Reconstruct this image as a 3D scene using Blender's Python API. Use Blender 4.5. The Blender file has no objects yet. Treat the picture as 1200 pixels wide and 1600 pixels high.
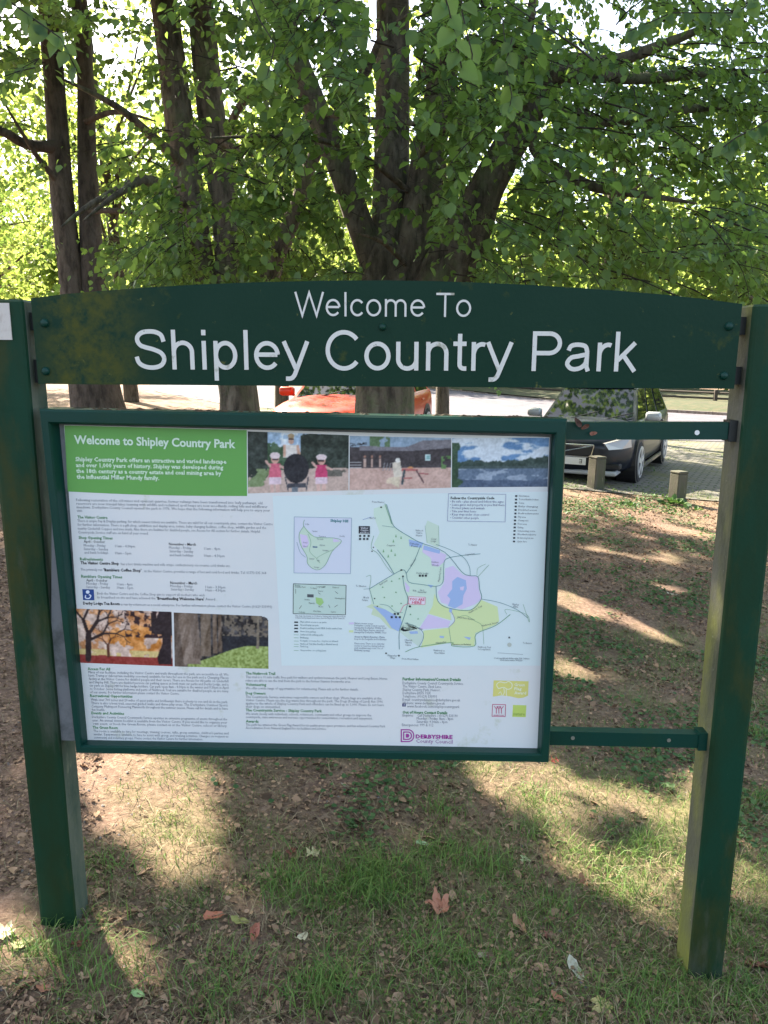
import bpy, math, random
import numpy as np
from mathutils import Vector
R = math.radians
rng = np.random.default_rng(11)
random.seed(5)
C = bpy.context.scene.collection
SC = bpy.context.scene

# ------------------------------------------------------------------ camera, sky, sun, exposure
F, PITCH, ROLL = 1200.0, R(11.5), R(0.3)
CZ = 1.6
cd = bpy.data.cameras.new('camera'); cam = bpy.data.objects.new('camera', cd); C.objects.link(cam)
cd.sensor_fit = 'VERTICAL'; cd.sensor_height = 36; cd.lens = 36*F/1600; cd.clip_end = 500; cd.clip_start = .05
_r = Vector((math.cos(ROLL), math.sin(ROLL)*math.sin(PITCH), math.sin(ROLL)*math.cos(PITCH)))
_f = Vector((0, math.cos(PITCH), -math.sin(PITCH)))
_u = _r.cross(_f)
from mathutils import Matrix
mw = Matrix(((_r.x, _u.x, -_f.x, 0), (_r.y, _u.y, -_f.y, 0), (_r.z, _u.z, -_f.z, CZ), (0, 0, 0, 1)))
cam.matrix_world = mw
SC.camera = cam
SUN_AZ = R(38)      # to the left of straight ahead
SUN_EL = R(41)
SUN = Vector((-math.sin(SUN_AZ)*math.cos(SUN_EL), math.cos(SUN_AZ)*math.cos(SUN_EL), math.sin(SUN_EL)))
W = bpy.data.worlds.new('World'); SC.world = W; W.use_nodes = True
nt = W.node_tree; bg = nt.nodes['Background']
sky = nt.nodes.new('ShaderNodeTexSky'); sky.sky_type = 'NISHITA'; sky.sun_disc = False
sky.sun_elevation = SUN_EL; sky.sun_rotation = -SUN_AZ
sky.air_density = 1.0; sky.dust_density = 2.5; sky.ozone_density = 1.0
hs = nt.nodes.new('ShaderNodeHueSaturation'); hs.inputs['Saturation'].default_value = .72
nt.links.new(sky.outputs[0], hs.inputs['Color']); nt.links.new(hs.outputs[0], bg.inputs[0]); bg.inputs[1].default_value = 0.095
sl = bpy.data.lights.new('sun', 'SUN'); sl.energy = 5.0; sl.angle = R(.6); sl.color = (1, .88, .70)
so = bpy.data.objects.new('sun', sl); C.objects.link(so)
so.rotation_euler = SUN.to_track_quat('Z', 'Y').to_euler()
vs = SC.view_settings; vs.view_transform = 'Standard'; vs.look = 'None'; vs.gamma = 1; vs.exposure = 2.5
SC.cycles.max_bounces = 6; SC.cycles.transparent_max_bounces = 6

def at(x, y, Y):
    "point that the photograph shows at (x, y), at distance Y ahead of the camera"
    d = _f + _r*((x-600)/F) + _u*((800-y)/F)
    return Vector((0, 0, CZ)) + d*(Y/d.y)
def atn(x, y, Y): return np.array(at(x, y, Y))

def smooth(a, b, t):
    t = np.clip((t-a)/(b-a), 0, 1); return t*t*(3-2*t)
def gz(x, y):
    return -.09 + .10*smooth(2, 10, np.asarray(y, float)) - .58*np.tanh(np.asarray(x, float)/6)
def on_ground(x, y):
    "where the line of sight through (x, y) meets the ground"
    d = _f + _r*((x-600)/F) + _u*((800-y)/F)
    t = 1.0
    lo, hi = .5, 60
    for _ in range(50):
        t = (lo+hi)/2; p = Vector((0, 0, CZ)) + d*t
        if p.z > float(gz(p.x, p.y)): lo = t
        else: hi = t
    return p

# ------------------------------------------------------------------ noise
_lat = rng.random((256, 256))
def vn(x, y):
    xi = np.floor(x).astype(int); yi = np.floor(y).astype(int); fx = x-xi; fy = y-yi
    fx = fx*fx*(3-2*fx); fy = fy*fy*(3-2*fy)
    a = _lat[xi & 255, yi & 255]; b = _lat[(xi+1) & 255, yi & 255]
    c = _lat[xi & 255, (yi+1) & 255]; d = _lat[(xi+1) & 255, (yi+1) & 255]
    return (a*(1-fx)+b*fx)*(1-fy)+(c*(1-fx)+d*fx)*fy
def fbm(x, y, o=4):
    x = np.asarray(x, float); y = np.asarray(y, float)
    s = 0; a = .5; n = 0
    for k in range(o):
        s = s+a*vn(x*2**k+17.3*k, y*2**k+5.1*k); n += a; a *= .5
    return s/n

# ------------------------------------------------------------------ object helpers
def link(o, parent=None, mat=None, **kw):
    C.objects.link(o)
    if parent: o.parent = parent
    for k, v in kw.items(): o[k] = v
    return o
def empty(name, loc=(0, 0, 0), **kw):
    o = bpy.data.objects.new(name, None); o.location = loc; o.empty_display_size = .1
    return link(o, None, **kw)
def mesh(name, V, Fc, mats, parent=None, mi=None, smooth_=False, fattr=None, vattr=None, loc=None, **kw):
    "one mesh object; V in world coordinates; made local to the parent"
    me = bpy.data.meshes.new(name)
    V = np.asarray(V, dtype=np.float64).reshape(-1, 3)
    off = np.zeros(3)
    p = parent
    while p is not None:
        off = off+np.array(p.location); p = p.parent
    if loc is not None: off = np.array(loc, float)
    V = V-off
    if isinstance(Fc, np.ndarray):
        n, k = Fc.shape
        me.vertices.add(len(V)); me.vertices.foreach_set('co', V.ravel())
        me.loops.add(n*k); me.loops.foreach_set('vertex_index', Fc.ravel().astype(np.int32))
        me.polygons.add(n); me.polygons.foreach_set('loop_start', np.arange(0, n*k, k, dtype=np.int32))
        try: me.polygons.foreach_set('loop_total', np.full(n, k, dtype=np.int32))
        except Exception: pass
        me.update(calc_edges=True)
    else:
        me.from_pydata(V.tolist(), [], Fc)
    if not isinstance(mats, (list, tuple)): mats = [mats]
    for m in mats: me.materials.append(m)
    if mi is not None: me.polygons.foreach_set('material_index', np.asarray(mi, dtype=np.int32))
    if smooth_: me.polygons.foreach_set('use_smooth', np.ones(len(me.polygons), dtype=bool))
    if fattr is not None:
        for nm, arr in fattr.items():
            a = me.attributes.new(nm, 'FLOAT', 'FACE'); a.data.foreach_set('value', np.asarray(arr, dtype=np.float32))
    if vattr is not None:
        for nm, arr in vattr.items():
            arr = np.asarray(arr, dtype=np.float32)
            if arr.ndim == 2:
                a = me.attributes.new(nm, 'FLOAT_COLOR', 'POINT'); a.data.foreach_set('color', arr.ravel())
            else:
                a = me.attributes.new(nm, 'FLOAT', 'POINT'); a.data.foreach_set('value', arr)
    me.update()
    o = bpy.data.objects.new(name, me)
    if loc is not None: o.location = loc
    return link(o, parent, **kw)

class MB:
    def __init__(s): s.v = []; s.f = []; s.m = []
    def add(s, V, Fc, mi=0):
        b = len(s.v); s.v += [tuple(map(float, p)) for p in V]
        s.f += [tuple(i+b for i in f) for f in Fc]; s.m += [mi]*len(Fc)
    def box(s, lo, hi, mi=0, bev=0, M=None):
        x0, y0, z0 = lo; x1, y1, z1 = hi
        if bev == 0:
            V = [(x0,y0,z0),(x1,y0,z0),(x1,y1,z0),(x0,y1,z0),(x0,y0,z1),(x1,y0,z1),(x1,y1,z1),(x0,y1,z1)]
            Fs = [(0,3,2,1),(4,5,6,7),(0,1,5,4),(1,2,6,5),(2,3,7,6),(3,0,4,7)]
        else:
            b = bev; ring = [(x0+b,y0),(x1-b,y0),(x1-.3*b,y0+.3*b),(x1,y0+b),(x1,y1-b),(x1-.3*b,y1-.3*b),(x1-b,y1),(x0+b,y1),(x0+.3*b,y1-.3*b),(x0,y1-b),(x0,y0+b),(x0+.3*b,y0+.3*b)]
            cx, cy = (x0+x1)/2, (y0+y1)/2
            def rg(z, sh): return [(cx+(x-cx)*(1-sh/abs(x1-x0)*2), cy+(y-cy)*(1-sh/abs(y1-y0)*2), z) for x, y in ring]
            V = rg(z0, b)+rg(z0+b, 0)+rg(z1-b, 0)+rg(z1, b); n = 12
            Fs = [tuple(range(n))[::-1], tuple(range(3*n, 4*n))]
            for k in range(3):
                for i in range(n):
                    j = (i+1) % n; Fs.append((k*n+i, k*n+j, (k+1)*n+j, (k+1)*n+i))
        if M is not None: V = [tuple(M @ Vector(p)) for p in V]
        s.add(V, Fs, mi)
    def tube(s, pts, rad, n=8, mi=0, cap=True):
        pts = [Vector(p) for p in pts]
        if not hasattr(rad, '__len__'): rad = [rad]*len(pts)
        V = []; prev = None
        for i, p in enumerate(pts):
            t = (pts[min(i+1, len(pts)-1)]-pts[max(i-1, 0)]).normalized()
            if prev is None:
                a = t.orthogonal().normalized()
            else:
                a = (prev-t*prev.dot(t)).normalized()
            prev = a; b = t.cross(a)
            for k in range(n):
                an = 2*math.pi*k/n; V.append(p+(a*math.cos(an)+b*math.sin(an))*rad[i])
        Fs = []
        for i in range(len(pts)-1):
            for k in range(n):
                j = (k+1) % n; Fs.append((i*n+k, i*n+j, (i+1)*n+j, (i+1)*n+k))
        if cap: Fs += [tuple(range(n))[::-1], tuple(range((len(pts)-1)*n, len(pts)*n))]
        s.add(V, Fs, mi)
    def build(s, name, mats, parent=None, sm=False, **kw):
        return mesh(name, s.v, s.f, mats, parent, mi=s.m, smooth_=sm, **kw)

# ------------------------------------------------------------------ materials
def lin(c):
    return tuple(((x/255)/12.92 if x/255 <= .04045 else ((x/255+.055)/1.055)**2.4) for x in c)
def N(nt, t, **kw):
    n = nt.nodes.new(t)
    for k, v in kw.items():
        if k.startswith('i_'):
            key = k[2:]; key = int(key) if key.isdigit() else key.replace('_', ' ')
            n.inputs[key].default_value = v
        else: setattr(n, k, v)
    return n
def ramp(nt, stops):
    r = nt.nodes.new('ShaderNodeValToRGB'); e = r.color_ramp.elements
    while len(e) < len(stops): e.new(.5)
    for q, (p, c) in zip(e, stops):
        q.position = p; q.color = (c if len(c) == 4 else (*c, 1)) if hasattr(c, '__len__') else (c, c, c, 1)
    return r
def mat(name, col, rough=.7, metal=0, spec=.5, coat=0, layers=(), bump=0, bscale=40, coords='Object', rscale=None):
    "Principled with optional noise layers [(colour, scale, lo, hi, stretch)]"
    m = bpy.data.materials.new(name); m.use_nodes = True; nt = m.node_tree
    b = nt.nodes['Principled BSDF']
    b.inputs['Roughness'].default_value = rough; b.inputs['Metallic'].default_value = metal
    b.inputs['Specular IOR Level'].default_value = spec; b.inputs['Coat Weight'].default_value = coat
    b.inputs['Base Color'].default_value = (*col, 1)
    if layers or bump:
        tc = N(nt, 'ShaderNodeTexCoord')
    cur = None
    for i, L in enumerate(layers):
        c2, sc, lo, hi = L[:4]; st = L[4] if len(L) > 4 else (1, 1, 1)
        mp = N(nt, 'ShaderNodeMapping'); mp.inputs['Scale'].default_value = st; mp.inputs['Location'].default_value = (i*3.7, i*1.3, i*2.1)
        nt.links.new(tc.outputs[coords], mp.inputs[0])
        no = N(nt, 'ShaderNodeTexNoise', i_Scale=sc, i_Detail=8.0, i_Roughness=.65)
        nt.links.new(mp.outputs[0], no.inputs['Vector'])
        rp = ramp(nt, [(lo, 0), (hi, 1)]); nt.links.new(no.outputs[0], rp.inputs[0])
        mx = N(nt, 'ShaderNodeMix', data_type='RGBA')
        nt.links.new(rp.outputs[0], mx.inputs[0])
        if cur is None: mx.inputs[6].default_value = (*col, 1)
        else: nt.links.new(cur, mx.inputs[6])
        mx.inputs[7].default_value = (*c2, 1); cur = mx.outputs[2]
    if cur is not None: nt.links.new(cur, b.inputs['Base Color'])
    if bump:
        no = N(nt, 'ShaderNodeTexNoise', i_Scale=bscale, i_Detail=6.0); nt.links.new(tc.outputs[coords], no.inputs['Vector'])
        bp = N(nt, 'ShaderNodeBump', i_Strength=bump, i_Distance=.02); nt.links.new(no.outputs[0], bp.inputs['Height'])
        nt.links.new(bp.outputs[0], b.inputs['Normal'])
    return m
def leafmat(name, dark, light, trans, tw=.5, rough=.45):
    m = bpy.data.materials.new(name); m.use_nodes = True; nt = m.node_tree
    out = nt.nodes['Material Output']; b = nt.nodes['Principled BSDF']
    at_ = N(nt, 'ShaderNodeAttribute', attribute_name='rnd')
    rp = ramp(nt, [(0, dark), (1, light)]); nt.links.new(at_.outputs['Fac'], rp.inputs[0])
    nt.links.new(rp.outputs[0], b.inputs['Base Color'])
    b.inputs['Roughness'].default_value = rough; b.inputs['Specular IOR Level'].default_value = .35
    t = N(nt, 'ShaderNodeBsdfTranslucent')
    t2 = ramp(nt, [(0, tuple(.75*x for x in trans)), (1, trans)]); nt.links.new(at_.outputs['Fac'], t2.inputs[0])
    nt.links.new(t2.outputs[0], t.inputs['Color'])
    mx = N(nt, 'ShaderNodeMixShader', i_0=tw)
    nt.links.new(b.outputs[0], mx.inputs[1]); nt.links.new(t.outputs[0], mx.inputs[2]); nt.links.new(mx.outputs[0], out.inputs['Surface'])
    return m
def vcolmat(name, rough=.4, spec=.4):
    m = bpy.data.materials.new(name); m.use_nodes = True; nt = m.node_tree; b = nt.nodes['Principled BSDF']
    a = N(nt, 'ShaderNodeAttribute', attribute_name='ink'); nt.links.new(a.outputs['Color'], b.inputs['Base Color'])
    b.inputs['Roughness'].default_value = rough; b.inputs['Specular IOR Level'].default_value = spec
    return m

GREEN = (.006, .043, .030)
m_board = mat('green_board_paint', (.003, .030, .016), .55, spec=.18, layers=[((.006, .034, .019), 3, .35, .7), ((.05, .065, .012), 9, .62, .74), ((.10, .11, .03), 34, .66, .72), ((.25, .28, .22), 130, .74, .77)], bump=.04, bscale=90)
m_paint = mat('green_post_paint', (.004, .042, .022), .6, spec=.2, layers=[((.010, .030, .010), 4, .42, .62, (1, 1, .3)), ((.040, .045, .010), 6, .50, .68, (1, 1, .35)), ((.14, .17, .13), 90, .70, .74), ((.10, .10, .085), 3.5, .60, .78, (1, 1, .25))], bump=.06, bscale=60)
m_case = mat('green_case_paint', (.001, .038, .028), .42, spec=.3, layers=[((.006, .04, .02), 5, .5, .8), ((.06, .07, .02), 35, .7, .78), ((.25, .3, .25), 150, .76, .78)], bump=.03, bscale=80)
m_side = mat('algae_stained_wood', (.085, .085, .055), .8, layers=[((.17, .18, .03), 6, .42, .66, (1, 1, .35)), ((.035, .045, .025), 11, .52, .68, (1, 1, .25)), ((.09, .09, .075), 2.2, .5, .62, (1, 1, .8)), ((.35, .36, .25), 50, .66, .76)], bump=.15, bscale=70)
m_side2 = mat('weathered_post_side', (.10, .12, .09), .75, layers=[((.02, .055, .04), 5, .42, .6, (1, 1, .4)), ((.2, .21, .14), 20, .6, .75, (1, 1, .4))], bump=.12, bscale=70)
m_black = mat('black_bracket_paint', (.008, .01, .01), .5)
m_screw = mat('screw_metal', (.35, .36, .33), .4, metal=.8)
m_letter = mat('white_vinyl', (.68, .665, .62), .5, layers=[((.36, .35, .27), 22, .58, .68), ((.06, .07, .04), 48, .655, .70)])
m_plaque = mat('pale_plaque', (.60, .55, .50), .6, layers=[((.45, .38, .33), 30, .5, .7)])
m_grey = mat('grey_backing', (.16, .17, .18), .6, layers=[((.07, .08, .08), 12, .5, .7)])
m_debris = mat('rusty_debris', (.10, .06, .03), .9, layers=[((.03, .03, .015), 30, .4, .6)])
m_bark = mat('grey_brown_bark', (.15, .122, .092), .9, layers=[((.04, .032, .024), 13, .4, .65, (1, 1, .25)), ((.23, .20, .155), 6, .52, .72, (1, 1, .4)), ((.11, .14, .06), 3, .5, .75)], bump=1.0, bscale=26)
m_bark2 = mat('brown_bark', (.085, .068, .054), .9, layers=[((.14, .12, .095), 4, .5, .75, (1, 1, .3)), ((.03, .023, .017), 12, .45, .65, (1, 1, .3))], bump=1.0, bscale=24)
m_twig = mat('twig_bark', (.03, .022, .016), .9)
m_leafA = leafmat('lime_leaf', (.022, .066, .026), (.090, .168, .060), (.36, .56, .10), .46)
m_leafB = leafmat('sunlit_back_leaf', (.06, .10, .025), (.15, .21, .055), (.44, .57, .12), .58)  # leaf colour brightened to stand for sun shining through the back trees
m_leafC = leafmat('hedge_leaf', (.035, .075, .02), (.09, .15, .03), (.34, .48, .06), .5)
m_leafN = leafmat('near_leaf', (.035, .09, .035), (.08, .17, .055), (.36, .58, .12), .5)
m_grass = leafmat('grass_blade', (.065, .16, .035), (.21, .32, .075), (.14, .22, .05), .3, .6)
m_straw = leafmat('dry_grass', (.24, .19, .11), (.42, .36, .22), (.2, .16, .08), .25, .7)
m_clover = leafmat('clover_leaf', (.035, .09, .03), (.10, .18, .06), (.10, .2, .04), .25, .6)
m_litter = leafmat('leaf_litter', (.035, .020, .012), (.46, .30, .19), (.15, .08, .04), .15, .8)

# ------------------------------------------------------------------ ground
def cubic(n, a, b, s):
    t = np.linspace(-1, 1, n); return a+(b-a)*(0.5+0.5*np.sign(t)*np.abs(t)**s)
xs = np.linspace(-1, 1, 420); xs = np.sign(xs)*(3.2*np.abs(xs)+150*np.abs(xs)**7)
ys = np.linspace(0, 1, 620); ys = -3+11*ys+190*ys**8
GX, GY = np.meshgrid(xs, ys)
GZ = gz(GX, GY)
near = np.exp(-((GY-2)/9).clip(0)**2)*np.exp(-(GX/6)**2)
GZ = GZ+near*((fbm(GX*1.6, GY*1.6, 3)-.5)*.05+(fbm(GX*14, GY*14, 3)-.5)*.018)
def greenness(x, y):
    "how grassy the ground is: dirt on the left and under the trees, turf on the right"
    g = fbm(x*1.1+40, y*1.1, 4)*.5+.5*fbm(x*5, y*5+9, 3)
    base = .23+.28*smooth(-.9, .4, x)-.62*smooth(-.75, -1.25, x)*(1-smooth(6, 9, y)*0)
    base = base+.22*smooth(.3, 1.3, x)*smooth(3.6, 2.4, y)
    base = base-.34*smooth(3.9, 5.6, y)
    pat = lambda cx, cy, r, a: a*np.exp(-((x-cx)**2+(y-cy)**2)/r**2)
    base = base-pat(-.5, 2.3, .55, .16)-pat(.05, 2.7, .45, .22)+pat(-.1, 2.12, .25, .18)+pat(-.45, 2.05, .2, .1)+pat(.5, 2.4, .5, .15)-pat(-.4, 1.65, .35, .12)
    return np.clip(base+(g-.5)*2.0, 0, 1)
gr = greenness(GX, GY)
n0, n1 = GX.shape
idx = np.arange(n0*n1).reshape(n0, n1)
GF = np.stack([idx[:-1, :-1], idx[:-1, 1:], idx[1:, 1:], idx[1:, :-1]], -1).reshape(-1, 4)
mg = bpy.data.materials.new('woodland_soil'); mg.use_nodes = True; nt = mg.node_tree; b = nt.nodes['Principled BSDF']
geo = N(nt, 'ShaderNodeNewGeometry')
def noise(nt, sc, det=8, rg=.65):
    n = N(nt, 'ShaderNodeTexNoise', i_Scale=sc, i_Detail=float(det), i_Roughness=rg); nt.links.new(geo.outputs['Position'], n.inputs['Vector']); return n
def mixc(nt, fac, a, b_):
    mx = N(nt, 'ShaderNodeMix', data_type='RGBA')
    for i, s in ((0, fac), (6, a), (7, b_)):
        if hasattr(s, 'is_output'): nt.links.new(s, mx.inputs[i])
        else: mx.inputs[i].default_value = s if i == 0 else (*s, 1)
    return mx.outputs[2]
soil = ramp(nt, [(.3, (.06, .036, .027)), (.5, (.19, .118, .083)), (.70, (.40, .28, .205))]); nt.links.new(noise(nt, 38, 10, .75).outputs[0], soil.inputs[0])
turf = ramp(nt, [(.3, (.055, .065, .025)), (.55, (.14, .145, .055)), (.75, (.26, .23, .12))]); nt.links.new(noise(nt, 45, 8, .7).outputs[0], turf.inputs[0])
ga = N(nt, 'ShaderNodeAttribute', attribute_name='green')
c = mixc(nt, ga.outputs['Fac'], soil.outputs[0], turf.outputs[0])
big = ramp(nt, [(.35, (.75, .75, .75)), (.7, (1.15, 1.12, 1.08))]); nt.links.new(noise(nt, 1.1, 4).outputs[0], big.inputs[0])
mm = N(nt, 'ShaderNodeMix', data_type='RGBA', blend_type='MULTIPLY', i_0=1.0); nt.links.new(c, mm.inputs[6]); nt.links.new(big.outputs[0], mm.inputs[7])
nt.links.new(mm.outputs[2], b.inputs['Base Color']); b.inputs['Roughness'].default_value = .95
bp = N(nt, 'ShaderNodeBump', i_Strength=.9, i_Distance=.012); nt.links.new(noise(nt, 70, 8, .7).outputs[0], bp.inputs['Height']); nt.links.new(bp.outputs[0], b.inputs['Normal'])
mesh('ground', np.stack([GX, GY, GZ], -1), GF, mg, kind='structure', smooth_=True, vattr={'green': gr.ravel()})

def sheet(name, outline, lift, m, step=.8, kind='structure'):
    "a sheet lying on the ground inside an outline given as left and right edges [(x, y)...]"
    V = []; L, Rr = outline
    K = 24
    for (a, b_) in zip(L, Rr):
        for k in range(K+1):
            t = k/K; x = a[0]+(b_[0]-a[0])*t; y = a[1]+(b_[1]-a[1])*t
            V.append((x, y, float(gz(x, y))+lift))
    Fs = [(i*(K+1)+k, i*(K+1)+k+1, (i+1)*(K+1)+k+1, (i+1)*(K+1)+k) for i in range(len(L)-1) for k in range(K)]
    return mesh(name, V, Fs, m, kind=kind)
m_asph = mat('asphalt', (.105, .10, .12), .9, layers=[((.06, .055, .07), 60, .45, .6), ((.14, .13, .15), 1.2, .45, .7)], bump=.2, bscale=120, coords='Object')
# block paving of the parking bays
mp_ = bpy.data.materials.new('block_paving'); mp_.use_nodes = True; nt = mp_.node_tree; b = nt.nodes['Principled BSDF']
tc = N(nt, 'ShaderNodeTexCoord'); mpp = N(nt, 'ShaderNodeMapping'); mpp.inputs['Rotation'].default_value = (0, 0, R(27)); nt.links.new(tc.outputs['Object'], mpp.inputs[0])
bk = N(nt, 'ShaderNodeTexBrick', i_Scale=1.0); bk.inputs['Color1'].default_value = (.17, .155, .14, 1); bk.inputs['Color2'].default_value = (.12, .11, .105, 1); bk.inputs['Mortar'].default_value = (.045, .05, .03, 1)
bk.inputs['Mortar Size'].default_value = .018; bk.inputs['Brick Width'].default_value = .22; bk.inputs['Row Height'].default_value = .12
nt.links.new(mpp.outputs[0], bk.inputs['Vector'])
no = N(nt, 'ShaderNodeTexNoise', i_Scale=1.3, i_Detail=8.0, i_Roughness=.7); nt.links.new(tc.outputs['Object'], no.inputs['Vector'])
rp = ramp(nt, [(.48, 0), (.62, 1)]); nt.links.new(no.outputs[0], rp.inputs[0])
mx = N(nt, 'ShaderNodeMix', data_type='RGBA'); nt.links.new(rp.outputs[0], mx.inputs[0]); nt.links.new(bk.outputs[0], mx.inputs[6]); mx.inputs[7].default_value = (.10, .10, .035, 1)
nt.links.new(mx.outputs[2], b.inputs['Base Color']); b.inputs['Roughness'].default_value = .9
xsL = [(-2.5, 11.0), (-2.6, 14), (-2.9, 17.5), (-3.6, 19.4)]; xsR = [(9, 10.2), (12, 13), (16, 17.5), (20, 19.4)]
sheet('parking_bays', (xsL, xsR), .012, mp_)
sheet('road', ([(-3.9, 19.5), (-6.9, 23.5), (-9.5, 31), (-15, 42)], [(28, 19.5), (18, 24.5), (11, 30.5), (3, 44)]), .016, m_asph)
m_kerb = mat('concrete_kerb', (.22, .19, .17), .9, layers=[((.12, .08, .06), 8, .45, .65)])
k = MB()
pts = [(28, 20.9), (18, 24.7), (11, 30.7), (3, 44.2)]
for a, b_ in zip(pts, pts[1:]):
    n = 14
    for i in range(n):
        p = Vector((a[0]+(b_[0]-a[0])*(i+.01)/n, a[1]+(b_[1]-a[1])*(i+.01)/n)); q = Vector((a[0]+(b_[0]-a[0])*(i+.985)/n, a[1]+(b_[1]-a[1])*(i+.985)/n))
        d = (q-p).normalized(); nn = Vector((-d.y, d.x))*-.07
        z0 = float(gz(p.x, p.y)); V = []
        for z in (z0-.1, z0+.13): V += [(p.x-nn.x, p.y-nn.y, z), (q.x-nn.x, q.y-nn.y, z), (q.x+nn.x, q.y+nn.y, z), (p.x+nn.x, p.y+nn.y, z)]
        k.add(V, [(0,3,2,1),(4,5,6,7),(0,1,5,4),(1,2,6,5),(2,3,7,6),(3,0,4,7)])
k.build('kerb', m_kerb, kind='structure')

# ------------------------------------------------------------------ the welcome sign
Y0 = 1.91                      # front face of the posts
sign = empty('park_sign', (0, Y0, 0), label='green welcome sign on two posts with lettered header board and framed notice case', category='sign')
def post(x0t, x1t, x0b, x1b, ytop, zbot, side_mat, inner):
    # tall square post with softened corners; inner = +1 when its inner face looks to +X
    ztop = at((x0t+x1t)/2, ytop, Y0).z
    xa = x0b; xb = x1b; D = .105; bv = .010
    ring = [(xa+bv, 0), (xb-bv, 0), (xb-.3*bv, .3*bv), (xb, bv), (xb, D-bv), (xb-bv, D), (xa+bv, D), (xa, D-bv), (xa, bv), (xa+.3*bv, .3*bv)]
    V = []; Fs = []; mi = []
    zs = np.linspace(zbot, ztop-.006, 26); n = len(ring)
    for z in zs:
        for i, (x, y) in enumerate(ring):
            w = (fbm(z*3+x*9, i*1.7, 2)-.5)*.0025
            V.append((x+w, Y0+y+w, z))
    cx = (xa+xb)/2
    for x, y in ring: V.append((cx+(x-cx)*.86, Y0+D/2+(y-D/2)*.86, ztop))
    for k in range(len(zs)):
        for i in range(n):
            j = (i+1) % n; Fs.append((k*n+i, k*n+j, (k+1)*n+j, (k+1)*n+i))
            sd = (i == 3) if inner > 0 else (i == 7)
            mi.append(1 if sd else 0)
    Fs.append(tuple(range(len(zs)*n, (len(zs)+1)*n))); mi.append(0)
    return mesh('post', V, Fs, [m_paint, side_mat], sign, mi=mi)
# post edges measured in the photograph
xl1 = at(121, 1450, Y0).x; xl0 = at(67, 1450, Y0).x
xr0 = at(1077, 1545, Y0).x; xr1 = at(1122, 1550, Y0).x
print('post edges', xl0, xl1, xr0, xr1, at(32, 480, Y0).x, at(1177, 475, Y0).x)
xl1 = (xl1+at(32, 480, Y0).x)/2; xl0 = xl1-.103
xr0 = (xr0*.4+at(1177, 475, Y0).x*.6); xr1 = xr0+.1
pL = post(0, 30, xl0, xl1, 467, -.12, m_side2, 1)
pR = post(1180, 1200, xr0, xr1, 475, -.4, m_side, -1)
# pale plaque on the left post
a = at(-40, 473, Y0-.003); b_ = at(19, 531, Y0-.003)
k = MB(); k.box((xl0+.004, Y0-.003, b_.z), (at(17, 500, Y0).x, Y0-.0005, a.z)); pq = k.build('plaque', m_plaque, pL)

def slab(front_pts, y, th, m, name, parent, bev=0.0, **kw):
    n = len(front_pts); V = [(p[0], y, p[1]) for p in front_pts]+[(p[0], y+th, p[1]) for p in front_pts]
    Fs = [tuple(range(n)), tuple(range(n, 2*n))[::-1]]+[((i+1) % n, i, n+i, n+(i+1) % n) for i in range(n)]
    return mesh(name, V, Fs, m, parent, **kw)
nt = m_board.node_tree; b = nt.nodes['Principled BSDF']; src = b.inputs['Base Color'].links[0].from_socket
tc = N(nt, 'ShaderNodeTexCoord'); sp = N(nt, 'ShaderNodeSeparateXYZ'); nt.links.new(tc.outputs['Object'], sp.inputs[0])
r1_ = ramp(nt, [(0, 0), (.12, .15), (.3, .85), (.62, .75), (.8, .2), (1, 0)]); mr = N(nt, 'ShaderNodeMapRange'); mr.inputs[1].default_value = -.90; mr.inputs[2].default_value = -.52; nt.links.new(sp.outputs[0], mr.inputs[0]); nt.links.new(mr.outputs[0], r1_.inputs[0])
no = N(nt, 'ShaderNodeTexNoise', i_Scale=26.0, i_Detail=9.0, i_Roughness=.75); nt.links.new(tc.outputs['Object'], no.inputs['Vector'])
r2 = ramp(nt, [(.36, 0), (.60, 1)]); nt.links.new(no.outputs[0], r2.inputs[0])
mu = N(nt, 'ShaderNodeMath', operation='MULTIPLY'); nt.links.new(r1_.outputs[0], mu.inputs[0]); nt.links.new(r2.outputs[0], mu.inputs[1])
mx = N(nt, 'ShaderNodeMix', data_type='RGBA'); nt.links.new(mu.outputs[0], mx.inputs[0]); nt.links.new(src, mx.inputs[6]); mx.inputs[7].default_value = (.075, .078, .010, 1); nt.links.new(mx.outputs[2], b.inputs['Base Color'])
YH = Y0+.012
tops = [(48, 466), (100, 459.5), (150, 455), (225, 449.5), (300, 445), (375, 441.8), (450, 439.6), (525, 438.3), (600, 438), (675, 439), (750, 441.5), (825, 445), (900, 449.5), (970, 454.5), (1040, 460.5), (1100, 467), (1160, 475)]
poly = [at(60, 600, YH), at(600, 604, YH), at(1147, 607.5, YH)]+[at(x, y, YH) for x, y in tops[::-1]]
hb = slab([(p.x, p.z) for p in poly], YH, .022, m_board, 'header_board', sign)
# a lichen bloom on the board's left end (stain with its own shape)
for (x, y) in ((70, 505), (72, 580), (1139, 510), (1131, 587), (598, 511)):
    p = at(x, y, YH); k = MB(); n = 12
    V = []; rr = .0105 if x != 598 else .009
    for (r_, h) in ((1, 0), (.95, .004), (.7, .0075), (.35, .009)):
        for i in range(n): V.append((p.x+rr*r_*math.cos(i*2*math.pi/n), YH-h-.0002, p.z+rr*r_*math.sin(i*2*math.pi/n)))
    Fs = [(q*n+i, q*n+(i+1) % n, (q+1)*n+(i+1) % n, (q+1)*n+i) for q in range(3) for i in range(n)]+[tuple(range(3*n, 4*n))]
    k.add(V, Fs); k.build('bolt', m_case, hb, sm=True)
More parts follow.
